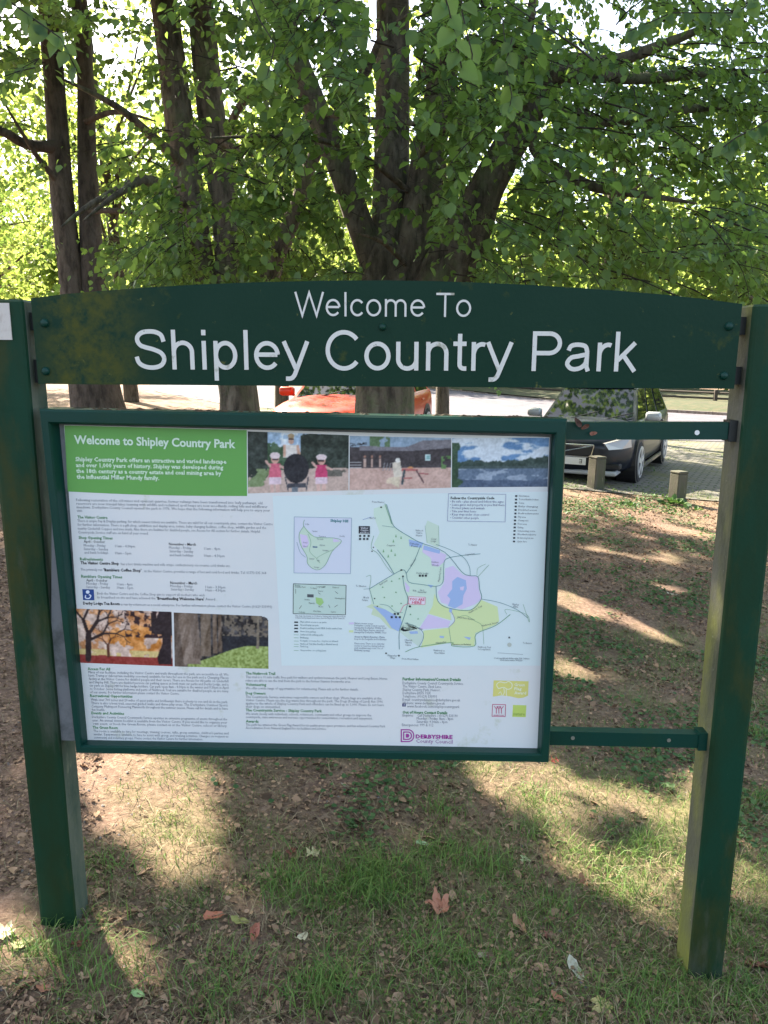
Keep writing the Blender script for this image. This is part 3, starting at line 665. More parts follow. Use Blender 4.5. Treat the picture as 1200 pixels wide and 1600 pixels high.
for x, y in ((270, 555), (217, 590), (295, 620), (227, 650), (325, 685), (272, 700), (315, 540), (380, 750), (425, 775)): mp.poly(M((x, y-5), (x+6, y+4), (x-6, y+4)), (120, 165, 125), .0009)
mp.poly(M((77, 232), (142, 233), (142, 278), (77, 276)), (45, 48, 58), .0009)
mp.poly(M((370, 645), (467, 650), (465, 692), (370, 690)), (235, 225, 235), .0008)
mp.line(M((370, 645), (467, 650)), .6, (225, 110, 140), .001); mp.line(M((467, 650), (465, 692)), .6, (225, 110, 140), .0011); mp.line(M((465, 692), (370, 690)), .6, (225, 110, 140), .001); mp.line(M((370, 690), (370, 645)), .6, (225, 110, 140), .0011)
RD = (215, 80, 110)
def mt(x, y, xe, ye, s, cap=3, col=BK, b=0): mp.text(s, (540+x/3.75, 760+y/3.75), (540+xe/3.75, 760+ye/3.75), cap, col, b, .0013)
mt(374, 668, 461, 671, 'YOU ARE', 4.2, RD, .02); mt(389, 687, 445, 689, 'HERE', 4.2, RD, .02)
mt(87, 249, 134, 250, 'Visitor', 3.6, (225, 228, 235), .01); mt(87, 262, 134, 263, 'Centre', 3.6, (225, 228, 235), .01); mt(84, 275, 137, 276, 'and Shop', 3, (225, 228, 235), .01)
for a_ in ((155, 95, 228, 97, 'From Heanor'), (140, 190, 176, 190, 'Adams Pond'), (410, 262, 455, 264, 'Nutbrook'), (413, 277, 450, 278, 'Trail to'), (412, 292, 450, 293, 'Heanor'), (500, 312, 530, 313, 'Coal'), (500, 325, 530, 326, 'Lodge'), (718, 346, 770, 348, 'To Heanor'), (240, 350, 290, 350, 'Coppice'), (374, 338, 430, 344, 'Osborne'), (385, 354, 420, 357, 'Pond'), (505, 447, 545, 449, 'Lime'), (505, 465, 545, 467, 'Woods'), (415, 512, 485, 514, 'Derby Lodge'), (60, 588, 120, 590, 'To Ilkeston'), (105, 655, 135, 657, 'Bell'), (97, 670, 130, 672, 'Plantation'), (203, 580, 247, 553, 'Bell Lane'), (386, 470, 414, 425, 'Shipley Lane'), (550, 560, 562, 475, 'Mapperley Lane'), (700, 405, 757, 398, 'Coppice Lane'), (395, 615, 415, 616, 'Kids'), (435, 612, 460, 613, 'Site of'), (422, 623, 472, 625, 'Shipley Hall'), (515, 965, 582, 968, 'Nutbrook to'), (518, 980, 580, 982, 'West Hallam'), (775, 945, 850, 948, 'Nutbrook Trail'), (775, 958, 848, 961, 'to Long Eaton'), (530, 923, 590, 915, 'Mapperley'), (630, 932, 735, 930, 'Nutbrook Railway'), (345, 905, 390, 907, 'Church'), (348, 918, 388, 920, 'Mapperley'), (352, 932, 382, 934, 'Lane'), (247, 995, 300, 997, 'Mapperley'), (260, 1008, 290, 1010, 'village'), (330, 1015, 427, 1018, 'From West Hallam'), (1038, 922, 1090, 924, 'To Ilkeston'), (868, 1010, 1078, 1014, 'Crown copyright and database rights 2014. Ordnance'), (905, 1022, 1035, 1025, 'Survey licence number 100023251'), (328, 830, 355, 832, 'Pewit'), (330, 843, 352, 845, 'Carr'), (975, 695, 1015, 698, 'Shipley'), (980, 708, 1010, 711, 'Gate'), (725, 745, 800, 705, 'Nutbrook Trail'), (655, 770, 755, 785, 'Head Farm Reserve'), (800, 822, 895, 800, 'Nutbrook Stream'), (355, 805, 450, 842, 'Mapperley Reservoir')):
    mt(*a_[:4], a_[4], 2.9, (95, 102, 112))
mt(616, 75, 872, 75, 'Follow the Countryside Code', 4.0, DK, .02)
for i, (s, xe) in enumerate((('Be safe - plan ahead and follow the signs', 925), ('Leave gates and property as you find them', 930), ('Protect plants and animals', 815), ('Take your litter home', 765), ('Keep dogs under close control', 840), ('Consider other people', 780))): mt(612, 94+i*19, xe, 96+i*19, '• '+s, 3.6, (105, 100, 140))
for a_, b2 in (((603, 42), (939, 46)), ((939, 46), (935, 208)), ((935, 208), (597, 203)), ((597, 203), (603, 42))): mp.line(M(a_, b2), .6, (130, 130, 170), .0009 if a_[0] == 603 else .001)
for i in range(14):
    y = 56+i*20.5; x = 1000-i*1.0
    mp.poly(M((x-6, y-5), (x+6, y-5), (x+6, y+5), (x-6, y+5)), (60, 64, 72), .0009)
    mt(1016-i*.9, y+4, 1016+[60, 115, 30, 110, 105, 115, 40, 55, 45, 25, 95, 100, 85, 45][i], y+6, ['Information', 'Toilets/disabled toilets', 'Toilets', 'Baby changing', 'Disabled access', 'Refreshments', 'Play area', 'Viewpoint', 'Picnic area', 'Fishing', 'Orienteering course', 'Woodland sculptures', 'Archaeological site', 'Cycle hire'][i], 2.9, (110, 112, 122))
mp.line(M((890, 975), (1040, 985)), .5, BK, .0009); mp.poly([(540+960/3.75+3.4*math.cos(a_), 760+928/3.75+3.4*math.sin(a_)) for a_ in np.linspace(0, 6, 12)], (190, 195, 185), .0009); mp.poly(M((958, 878), (966, 890), (952, 890)), DK, .0009)
mp.poly(M((20, 797), (48, 797), (48, 808), (20, 808)), PK, .0009); mp.poly(M((20, 843), (45, 843), (45, 855), (20, 855)), YG, .0009)
for i, s in enumerate(('Nature reserve access', 'Derbyshire County Council reserves', 'managed by Derbyshire Wildlife Trust', 'Woodside Nature Reserve owned and', 'managed by Derbyshire Wildlife Trust', '', 'Access to Nature Reserves - Please', 'keep to the footpaths and bridleways', '', 'Please note: There is no vehicular', 'access to reserves during lockout,', 'park vandalism may occur. Use of', 'Bridleway opening')):
    if s: mt(52, 806+i*13.2, 52+5.2*len(s), 809+i*13.2, s, 2.9, (105, 112, 135), .01 if i in (6,) else 0)
mpo = mp.build('park_map', poster)
# inset maps and key: crop origin (440,770), scale 5.4545
ins = Ink(1)
def Q(*pts): return [(440+x/5.4545, 770+y/5.4545) for x, y in pts]
ins.poly(Q((107, 205), (597, 215), (587, 690), (105, 683)), (216, 220, 233))
for a_, b2 in (((107, 205), (597, 215)), ((597, 215), (587, 690)), ((587, 690), (105, 683)), ((105, 683), (107, 205))): ins.line(Q(a_, b2), .6, (120, 150, 170), .0004 if a_[0] in (107, 587) else .0005)
ins.poly(Q((190, 285), (280, 375), (445, 385), (510, 415), (430, 500), (375, 610), (320, 655), (265, 645), (220, 600), (215, 540), (160, 440), (150, 350)), (205, 224, 205), .0001)
ins.poly(Q((155, 350), (215, 365), (235, 430), (215, 465), (178, 470)), PK, .0003); ins.poly(Q((440, 385), (500, 415), (440, 420)), PK, .0003)
ins.line(Q((195, 230), (190, 285), (280, 375), (445, 385), (510, 415), (430, 500), (375, 610), (320, 655), (265, 645), (220, 600), (215, 540), (160, 440), (150, 350), (190, 285)), .7, GL, .0005)
ins.line(Q((225, 350), (250, 420), (240, 500), (300, 560)), .5, GL, .0006); ins.line(Q((450, 480), (360, 520), (300, 560), (330, 600)), .5, GL, .0006); ins.line(Q((130, 420), (160, 510), (205, 550)), .5, TL, .0005); ins.poly(Q((265, 456), (305, 458), (305, 468), (265, 466)), (60, 100, 140), .0006)
ins.text('Shipley Hill', Q((415, 247))[0], Q((567, 252))[0], 4.2, (70, 135, 140), .03)
for a_ in ((200, 272, 235, 'Lodge'), (262, 333, 305, 'Gardens'), (315, 378, 378, 'Terrace'), (300, 400, 355, 'The Lawn'), (185, 430, 218, 'Pond'), (185, 462, 220, 'Wood'), (325, 452, 370, 'Hall site'), (350, 497, 400, 'Nottingham'), (235, 567, 280, 'Gamekeeper'), (300, 583, 325, 'Stables'), (495, 375, 538, 'Derby'), (275, 640, 320, 'Cottages')): ins.text(a_[3], Q((a_[0], a_[1]))[0], Q((a_[2], a_[1]+1))[0], 2.6, (100, 110, 120))
ins.poly(Q((100, 775), (550, 788), (545, 1040), (98, 1030)), (198, 218, 208))
for a_, b2 in (((100, 775), (550, 788)), ((550, 788), (545, 1040)), ((545, 1040), (98, 1030)), ((98, 1030), (100, 775))): ins.line(Q(a_, b2), .9, (60, 66, 70), .0004 if a_[0] in (100, 545) else .0005)
ins.poly(Q((290, 890), (345, 900), (360, 935), (330, 965), (295, 940)), (165, 205, 130), .0003); ins.poly(Q((218, 864), (273, 866), (273, 892), (218, 890)), (95, 98, 105), .0003)
for a_ in ((112, 795, 160, 'Shipley'), (112, 808, 205, 'Country Park'), (300, 805, 370, 'Langley Mill'), (245, 818, 300, 'To Ripley'), (435, 812, 488, 'Eastwood'), (310, 842, 355, 'Heanor'), (225, 884, 265, 'PARK'), (232, 945, 282, 'Mapperley'), (315, 975, 355, 'Ilkeston'), (145, 1023, 200, 'To Derby'), (270, 1015, 335, 'West Hallam'), (420, 1020, 460, 'Stapleford'), (455, 905, 540, 'Nottingham'), (195, 915, 240, 'Smalley')): ins.text(a_[3], Q((a_[0], a_[1]))[0], Q((a_[2], a_[1]+2))[0], 2.5, (90, 98, 95))
for a_, b2 in (((455, 840), (480, 860)), ((450, 975), (478, 955)), ((150, 990), (170, 960)), ((400, 955), (412, 980)), ((120, 820), (120, 860)), ((345, 810), (375, 800)), ((310, 850), (330, 865))): ins.line(Q(a_, b2), .6, (70, 80, 76), .0004)
for i, (s, xe) in enumerate((('This map represents on Ordnance Survey map reproduced from', 545), ('Ordnance Survey material under licence from Her Majesty. LA100 Council 18.', 537))): ins.text(s, Q((115, 1055+i*17))[0], Q((xe, 1060+i*17))[0], 2.9, BK)
for i, (y, s, xe) in enumerate(((1107, 'Main vehicle access to car parks', 382), (1133, 'Pay and Display car parks', 315), (1160, 'Disabled parking at both VBSA double marked bays', 515), (1188, 'Horse box parking', 290), (1215, 'Surfaced hill walking paths', 355), (1240, 'Bridleways', 230), (1268, 'Footpaths or routes free - bicycles not allowed', 480), (1295, 'Nutbrook Trail (bike friendly) to Bluebell woods', 480), (1315, 'Park loop', 228), (1348, 'Steep section - no cycling please', 380))):
    ins.text(s, Q((160, y))[0], Q((xe, y+4))[0], 3.0, (90, 120, 130)); c_ = (40, 50, 60) if i < 4 else GL
    if i < 4: ins.poly(Q((108, y-10), (140, y-10), (140, y+2), (108, y+2)), c_, .0003)
    else: ins.line(Q((105, y-5), (145, y-4)), .6, c_, .0003)
ins.build('inset_maps', poster)

# ---- photographs printed on the poster (little painted rasters)
def grid(quad, img, name, mask=None, layer=1):
    H, Wd = img.shape[:2]; y = YP-LAY*layer
    V = []
    TLq, TRq, BR, BL = [np.array(q, float) for q in quad]
    cols = []
    v = []
    uu, vv = np.meshgrid(np.linspace(0, 1, Wd+1), np.linspace(0, 1, H+1))
    PX = (1-vv)[..., None]*((1-uu)[..., None]*TLq+uu[..., None]*TRq)+vv[..., None]*((1-uu)[..., None]*BL+uu[..., None]*BR)
    f_, r_, u_ = np.array(_f), np.array(_r), np.array(_u)
    d = f_+r_*((PX[..., :1]-600)/F)+u_*((800-PX[..., 1:])/F); P = np.array([0, 0, CZ])+d*(y/d[..., 1:2])
    img = np.clip(img, 0, 255)
    yy, xx = np.mgrid[0:H, 0:Wd]; img = img+((fbm(xx*.45, yy*.45, 2)-.5)*46+(fbm(xx*.12+9, yy*.12, 3)-.5)*30)[..., None]
    pd = np.pad(img, ((1, 1), (1, 1), (0, 0)), 'edge'); img = (pd[:-2, 1:-1]+pd[2:, 1:-1]+pd[1:-1, :-2]+pd[1:-1, 2:]+2.2*img)/6.2
    img = img*.86+(img.mean(-1, keepdims=True))*.06+14
    im = np.clip(img, 0, 255)/255; im = np.where(im <= .04045, im/12.92, ((im+.055)/1.055)**2.4)
    imp = np.zeros((H+1, Wd+1, 4)); imp[:H, :Wd, :3] = im; imp[H, :Wd, :3] = im[-1]; imp[:, Wd] = imp[:, Wd-1]; imp[..., 3] = 1
    ix = np.arange((H+1)*(Wd+1)).reshape(H+1, Wd+1)
    Fq = np.stack([ix[1:, :-1], ix[1:, 1:], ix[:-1, 1:], ix[:-1, :-1]], -1)
    Fq = Fq[mask] if mask is not None else Fq.reshape(-1, 4)
    return mesh(name, P.reshape(-1, 3), Fq, m_ink, poster, vattr={'ink': imp.reshape(-1, 4)})
class Cv:
    def __init__(s, w, h, col): s.a = np.zeros((h, w, 3))+np.array(col, float); s.y, s.x = np.mgrid[0:h, 0:w]; s.y = s.y/h; s.x = s.x/w; s.w = w; s.h = h
    def put(s, m, col, a=1.0): s.a[m] = s.a[m]*(1-a)+np.array(col, float)*a
    def rect(s, x0, y0, x1, y1, col): s.put((s.x >= x0) & (s.x < x1) & (s.y >= y0) & (s.y < y1), col)
    def ell(s, cx, cy, rx, ry, col): s.put(((s.x-cx)/rx)**2+((s.y-cy)/ry)**2 < 1, col)
    def poly(s, pts, col):
        m = np.zeros(s.x.shape, bool); n = len(pts); j = n-1
        for i in range(n):
            xi, yi = pts[i]; xj, yj = pts[j]
            if yi != yj: m ^= ((yi > s.y) != (yj > s.y)) & (s.x < (xj-xi)*(s.y-yi)/(yj-yi)+xi)
            j = i
        s.put(m, col)
    def ln(s, x0, y0, x1, y1, w, col):
        d = np.array([x1-x0, (y1-y0)*s.h/s.w]); L = np.hypot(*d); px = s.x-x0; py = (s.y-y0)*s.h/s.w
        t = np.clip((px*d[0]+py*d[1])/L**2, 0, 1); s.put(np.hypot(px-t*d[0], py-t*d[1]) < w/2, col)
    def spk(s, m, sc, amp, cols=None):
        n = fbm(s.x*sc, s.y*sc*s.h/s.w+3.3, 3)-.5; s.a[m] += (n[m]*amp*2)[:, None]
# woman pushing a pushchair with two toddlers
c = Cv(150, 92, (205, 175, 160)); n_ = fbm(c.x*9, c.y*6, 4)
c.rect(0, 0, 1, .5, (165, 195, 225)); c.put((c.y < .45) & (np.abs(c.x-.38) < .12) & (n_ > .5), (225, 235, 245))
c.put((c.x < .42) & (c.y < .62) & (c.y > .12+.5*(c.x-.1)+(n_-.5)*.3), (62, 92, 62)); c.put((c.x > .52) & (c.y < .60+(n_-.5)*.1) & (c.y > .30*(.72-c.x)+(n_-.5)*.2), (38, 50, 42)); c.put((c.x < .2) & (c.y < .75+(n_-.5)*.2) & (c.y > (n_-.5)*.4), (36, 46, 40))
c.spk(c.y < .66, 22, 34); c.put((c.y > .6) & (c.y < .9) & (c.x < .22) & (n_ > .52), (120, 140, 90)); c.put((c.y > .62) & (c.x > .66) & (n_ > .5) & (c.y < .75), (100, 95, 85)); c.spk(c.y > .6, 30, 12)
for cx, cy, hh, cl in ((.27, .60, .3, (225, 100, 125)), (.73, .62, .24, (215, 60, 110))):
    c.rect(cx-.045, .82, cx-.01, .99, (225, 180, 165)); c.rect(cx+.01, .82, cx+.045, .99, (225, 180, 165)); c.poly([(cx-.05, cy-.08), (cx+.05, cy-.08), (cx+.065, cy+.16), (cx-.065, cy+.16)], cl); c.rect(cx-.06, cy+.14, cx+.06, cy+.26, (235, 205, 215)); c.ell(cx, cy-.15, .04, .07, (220, 165, 145)); c.ell(cx, cy-.215, .052, .055, (240, 215, 215)); c.rect(cx-.03, cy-.165, cx+.03, cy-.135, (60, 40, 45)); c.ln(cx-.05, cy-.04, cx-.09, cy-.12, .025, (225, 175, 160)); c.ln(cx+.05, cy-.04, cx+.1, cy, .025, (225, 175, 160))
c.poly([(.36, .2), (.5, .2), (.51, .42), (.35, .42)], (235, 225, 215)); c.ln(.365, .22, .365, .38, .03, (215, 165, 140)); c.ln(.495, .22, .51, .38, .03, (215, 165, 140)); c.ell(.43, .11, .03, .085, (205, 160, 140)); c.rect(.405, .09, .455, .115, (50, 40, 40)); c.put(((c.x-.43)/.032)**2+((c.y-.05)/.04)**2 < 1, (190, 160, 120))
c.ell(.48, .60, .125, .25, (28, 28, 36)); c.ln(.37, .75, .40, .97, .012, (70, 70, 80)); c.ln(.6, .75, .58, .97, .012, (70, 70, 80)); c.rect(.4, .85, .58, .93, (60, 62, 72)); c.rect(.44, .92, .5, .99, (110, 120, 130))
grid([(387, 674), (545, 680), (544.5, 766), (387.5, 771)], c.a, 'family_photograph')
# visitor centre courtyard with picnic table
c = Cv(150, 80, (150, 175, 200)); n_ = fbm(c.x*9, c.y*6+20, 4)
c.put((c.y < .2) & (np.abs(c.x-.3) < .1) & (n_ > .4), (90, 120, 80)); c.poly([(.0, .2), (.5, .22), (.75, .08), (1, .05), (1, .62), (0, .62)], (58, 50, 54)); c.poly([(.1, .18), (.55, .2), (.72, .06), (1, .03), (1, .2), (.6, .27), (.1, .27)], (125, 120, 128)); c.rect(0, .55, 1, .62, (70, 64, 68)); c.rect(0, .60, 1, 1, (210, 170, 155)); c.spk(c.y > .6, 14, 12)
c.rect(.745, .33, .80, .46, (200, 225, 225)); c.rect(.755, .36, .79, .43, (120, 170, 170)); c.put((c.x > .9) & (c.y > .35) & (c.y < .62) & (n_ > .42), (90, 130, 70))
for i in range(5): c.ln(.33+i*.03, .64, .345+i*.03, .5, .008, (150, 150, 155)); c.ln(0, .12+i*.02, .17, .12+.03*(i % 2), .004, (30, 30, 34))
for i in range(3): c.rect(0, .48+i*.05, .12, .5+i*.05, (215, 215, 215))
for x in (.15, .22, .3): c.rect(x-.01, .42, x+.012, .58, (200, 165, 150)); c.ell(x, .38, .012, .03, (170, 120, 100))
c.poly([(.42, .5), (.5, .45), (.52, .75), (.44, .8)], (225, 210, 190)); c.ell(.475, .45, .025, .05, (240, 235, 225)); c.poly([(.38, .78), (.5, .76), (.49, .98), (.42, .9)], (225, 205, 175)); c.ell(.39, .85, .03, .05, (225, 200, 170))
c.poly([(.52, .6), (.68, .62), (.68, .66), (.51, .65)], (190, 100, 95)); c.ln(.66, .65, .73, .88, .014, (90, 60, 65)); c.ln(.54, .65, .52, .9, .022, (60, 75, 80)); c.rect(.53, .78, .62, .81, (180, 95, 90)); c.ln(.69, .7, .77, .72, .012, (175, 90, 90)); c.ell(.6, .59, .03, .02, (220, 150, 90))
grid([(546.5, 681), (705, 684.5), (704.5, 762), (546, 766)], c.a, 'courtyard_photograph')
# lake under clouds
c = Cv(144, 76, (95, 140, 190)); n_ = fbm(c.x*5, c.y*7+50, 5)
c.put(n_ > .47, (215, 225, 235)); c.put((n_ > .42) & (n_ <= .47), (165, 190, 215)); tl_ = .47-.1*smooth(.55, 1, c.x)+(fbm(c.x*26, c.y*0+3, 3)-.5)*.09
c.put(c.y > tl_, (48, 68, 62)); c.spk((c.y > tl_) & (c.y < .58), 30, 20); c.put(c.y > .57, (95, 115, 140)); r2_ = fbm(c.x*6, (1.14-c.y)*9+50, 4); c.put((c.y > .62) & (r2_ > .5), (150, 165, 185)); c.put((c.y > .57) & (c.y < .62), (66, 84, 84)); c.put((c.y > .8+.1*n_), (74, 92, 120)); c.put((c.x < .05+.03*n_) & (c.y > .15), (40, 66, 48)); c.put((c.x < .13*fbm(c.x*0, c.y*9, 2)) & (c.y > .1), (46, 76, 50))
grid([(706.5, 684.5), (858, 683.8), (855.5, 760.5), (706, 761.5)], c.a, 'lake_photograph')
# autumn park
def brtree(c, x, y, L, an, w, d, col):
    x2 = x+L*math.cos(an); y2 = y-L*math.sin(an)*c.w/c.h
    c.ln(x, y, x2, y2, w, col)
    if d > 0:
        for s in (-1, 1): brtree(c, x2, y2, L*random.uniform(.6, .8), an+s*random.uniform(.3, .7), w*.6, d-1, col)
c = Cv(140, 86, (225, 190, 170)); n_ = fbm(c.x*8, c.y*6+70, 4)
c.put((n_ > .42) & (c.y < .85), (222, 150, 95)); c.put(((c.x-.6)**2+(c.y-.55)**2 < .08) & (n_ > .38), (225, 140, 60)); c.spk(c.y < .85, 24, 60); c.put((c.y > .74) & (c.y < .86) & (n_ > .4), (225, 195, 120)); c.put(c.y > .86-.02*n_, (150, 45, 38)); c.spk(c.y > .86, 12, 20)
random.seed(3); brtree(c, .09, .93, .28, 1.5, .06, 6, (38, 24, 26)); brtree(c, .31, .86, .12, 1.57, .025, 5, (90, 45, 30)); brtree(c, .09, .6, .2, .5, .03, 4, (40, 25, 26))
c.put((c.x > .5) & (c.y < .5) & (fbm(c.x*22, c.y*15, 3) > .60-.35*(c.x-.5)), (52, 30, 34)); c.put((c.x > .87-.03*np.sin(c.y*9)) & (c.x < .99) & (c.y < .97), (34, 22, 28)); c.put((c.x > .78) & (c.y < .42) & (n_ > .4), (38, 26, 30))
grid([(119, 951), (268, 956), (270, 1041), (125.5, 1035.5)], c.a, 'autumn_photograph')
# trunks and spring turf, one corner rounded
c = Cv(140, 86, (52, 48, 50)); n_ = fbm(c.x*9, c.y*7+90, 4)
c.spk(c.x >= 0, 26, 70); c.put((c.x > .5) & (c.y > .38) & (c.y < .7), (32, 34, 42)); c.put((c.x > .5) & (c.y < .4) & (fbm(c.x*40, c.y*20, 2) > .5), (118, 104, 88))
gl_ = .93-.36*smooth(.1, .85, c.x); c.put(c.y > gl_, (150, 168, 84)); c.spk(c.y > gl_, 50, 60)
for x0, x1, xb0, xb1, yb, cl in ((-.02, .14, -.02, .14, 1.0, (96, 78, 66)), (.04, .22, .1, .28, .95, (128, 106, 90)), (.17, .25, .2, .29, .84, (110, 90, 76)), (.28, .39, .28, .39, .80, (118, 98, 80)), (.41, .45, .41, .46, .74, (120, 98, 80)), (.47, .50, .47, .51, .7, (112, 92, 76)), (.885, .905, .87, .90, .62, (130, 115, 95))):
    c.poly([(x0, 0), (x1, 0), (xb1, yb), (xb0, yb)], cl)
st = fbm(c.x*34+c.y*5, c.y*2.5, 3); m_ = (c.x < .52) & (c.y < gl_+.05); c.a[m_] += ((st[m_]-.5)*90)[:, None]
mk = ~((c.x > .93) & (c.y < .11) & (((c.x-.93)/.07)**2+((c.y-.115)/.115)**2 > 1))
grid([(271.5, 957), (419, 963), (419.5, 1045), (273, 1041.3)], c.a, 'woodland_photograph', mask=mk)

# ------------------------------------------------------------------ foliage
def leaf_mesh(name, P, D, Nn, S, m, parent=None, rnd=None, drop=.12, wide=.43, **kw):
    "a great many folded leaves: P base points, D along the leaf, Nn leaf normal, S length"
    n = len(P); D = D/np.linalg.norm(D, axis=1, keepdims=True)
    k_ = ~blocks_patch(P+D*S[:, None]*.5, .03+.25*float(np.mean(S)))
    if rnd is None and not k_.all(): P, D, Nn, S, n = P[k_], D[k_], Nn[k_], S[k_], int(k_.sum())
    X = np.cross(D, Nn); X /= np.linalg.norm(X, axis=1, keepdims=True)+1e-9; Z = np.cross(X, D)
    T = np.array([(0, 0, 0), (-wide, .30, .07), (-wide*.80, .68, .03), (0, 1.05, -drop), (wide*.80, .68, .03), (wide, .30, .07)])
    V = P[:, None, :]+S[:, None, None]*(T[None, :, 0, None]*X[:, None]+T[None, :, 1, None]*D[:, None]+T[None, :, 2, None]*Z[:, None])
    b0 = (np.arange(n)*6)[:, None]
    Fs = np.concatenate([b0+np.array([[0, 3, 2, 1]]), b0+np.array([[0, 5, 4, 3]])], 1).reshape(-1, 4)
    rnd = rng.random(n) if rnd is None else rnd
    return mesh(name, V.reshape(-1, 3), Fs, m, parent, fattr={'rnd': np.repeat(rnd, 2)}, **kw)
def stick_mesh(name, A, B, ra, rb, m, parent=None, **kw):
    "many thin three-sided twigs"
    n = len(A); d = B-A; L = np.linalg.norm(d, axis=1, keepdims=True)+1e-9; d = d/L
    u = np.cross(d, np.array([.31, .2, .93])); u /= np.linalg.norm(u, axis=1, keepdims=True)+1e-9; v = np.cross(d, u)
    V = []
    for P_, r_ in ((A, ra), (B, rb)):
        for k_ in range(3):
            an = 2*math.pi*k_/3; V.append(P_+(u*math.cos(an)+v*math.sin(an))*r_[:, None])
    V = np.stack(V, 1).reshape(-1, 3); b0 = (np.arange(n)*6)[:, None]
    Fs = np.concatenate([b0+np.array([[i, (i+1) % 3, 3+(i+1) % 3, 3+i]]) for i in range(3)], 1).reshape(-1, 4)
    return mesh(name, V, Fs, m, parent, **kw)

def spray_proto(seed):
    "a leafy spray one metre long: a drooping axis, side twigs, alternate hanging leaves"
    r = np.random.default_rng(seed); P = []; D = []; Nn = []; S = []; A = []; B = []; ra = []; rb = []
    K = 7; ax = np.array([0., 0, 0]); d = np.array([1., 0, .12]); pts = [ax.copy()]
    for k_ in range(K):
        d = d+np.array([0, r.normal(0, .12), -.09]); d /= np.linalg.norm(d); ax = ax+d/K; pts.append(ax.copy())
        A.append(pts[-2]); B.append(ax.copy()); ra.append(.006*(1-k_/K)+.0018); rb.append(.006*(1-(k_+1)/K)+.0018)
        for sd in ((-1, 1) if k_ < K-1 else (1, -1)):
            if r.random() < .12: continue
            L = (.42-.25*k_/K)*r.uniform(.7, 1.15); q = ax.copy(); e = d*.6+np.array([-d[1], d[0], 0])*sd*.8; e /= np.linalg.norm(e)
            m_ = max(2, int(L/.055)); q0 = q.copy()
            for j in range(m_):
                e = e+np.array([r.normal(0, .1), r.normal(0, .1), -.07]); e /= np.linalg.norm(e); q2 = q+e*.055
                A.append(q.copy()); B.append(q2.copy()); ra.append(.0017); rb.append(.0013); q = q2
                if r.random() < .9:
                    s2 = 1 if j % 2 else -1; sv = np.array([-e[1], e[0], 0])*s2
                    P.append(q+sv*.012); dd = e*.45+sv*.65+np.array([0, 0, -.55])*r.uniform(.3, 1.5); D.append(dd)
                    nn = np.array([r.normal(0, .35), r.normal(0, .35), 1])+sv*.3; Nn.append(nn); S.append(r.uniform(.042, .105))
    return tuple(np.array(z) for z in (P, D, Nn, S, A, B, ra, rb))
PROTO = [spray_proto(i) for i in range(10)]
def place_sprays(O_, az, tilt, sc, r=rng, lsc=1.0):
    out = [[] for _ in range(8)]
    for o, a, t, s in zip(O_, az, tilt, sc):
        P, D, Nn, S, A, B, ra, rb = PROTO[r.integers(len(PROTO))]
        ro = r.normal(0, .25)
        ca, sa, ct, st, cr_, sr = math.cos(a), math.sin(a), math.cos(t), math.sin(t), math.cos(ro), math.sin(ro)
        Rx = np.array([[1, 0, 0], [0, cr_, -sr], [0, sr, cr_]]); Ry = np.array([[ct, 0, st], [0, 1, 0], [-st, 0, ct]]); Rz = np.array([[ca, -sa, 0], [sa, ca, 0], [0, 0, 1]])
        Rm = (Rz@Ry@Rx).T
        out[0].append(P@Rm*s+o); out[1].append(D@Rm); out[2].append(Nn@Rm); out[3].append(S*lsc*min(1.15, max(.85, s))); out[4].append(A@Rm*s+o); out[5].append(B@Rm*s+o); out[6].append(ra*s); out[7].append(rb*s)
    return [np.concatenate(z) for z in out]

# openings in the crowns through which the sun reaches the ground, on the ground where the photograph shows the light
PATCH_PX = [
 [(118, 1188), (180, 1180), (318, 1190), (322, 1240), (335, 1305), (420, 1370), (470, 1402), (440, 1425), (400, 1430), (280, 1375), (205, 1325), (165, 1268), (128, 1215)],
 [(735, 1190), (872, 1192), (950, 1225), (1030, 1250), (1068, 1310), (1082, 1390), (1050, 1452), (1000, 1432), (950, 1390), (890, 1352), (885, 1305), (810, 1268), (752, 1225)],
 [(868, 921), (921, 939), (981, 966), (1026, 975), (1085, 998), (1050, 1001), (1008, 990), (954, 970), (866, 949)],
 [(1026, 817), (1050, 820), (1108, 836), (1100, 842), (1050, 833)],
 [(1142, 1362), (1200, 1366), (1215, 1400), (1150, 1398)],
 [(868, 1030), (905, 1038), (935, 1062), (900, 1060), (868, 1048)],
 [(885, 763), (915, 768), (912, 776), (880, 772)],
 [(600, 1275), (640, 1280), (625, 1300)],
 [(1060, 1215), (1110, 1190), (1118, 1240), (1090, 1300), (1066, 1300)],
]
PATCH = [np.array([list(on_ground(*q))[:2] for q in pg]) for pg in PATCH_PX]
def inpoly(x, y, pg):
    m_ = np.zeros(x.shape, bool); j = len(pg)-1
    for i in range(len(pg)):
        xi, yi = pg[i]; xj, yj = pg[j]
        if yi != yj: m_ ^= ((yi > y) != (yj > y)) & (x < (xj-xi)*(y-yi)/(yj-yi)+xi)
        j = i
    return m_
sv_ = np.array(SUN)
def sun_hits(P):
    t = (P[:, 2]+.1)/sv_[2]; gx = P[:, 0]-sv_[0]*t; gy = P[:, 1]-sv_[1]*t
    t = (P[:, 2]-gz(gx, gy))/sv_[2]; gx = P[:, 0]-sv_[0]*t; gy = P[:, 1]-sv_[1]*t
    return gx, gy
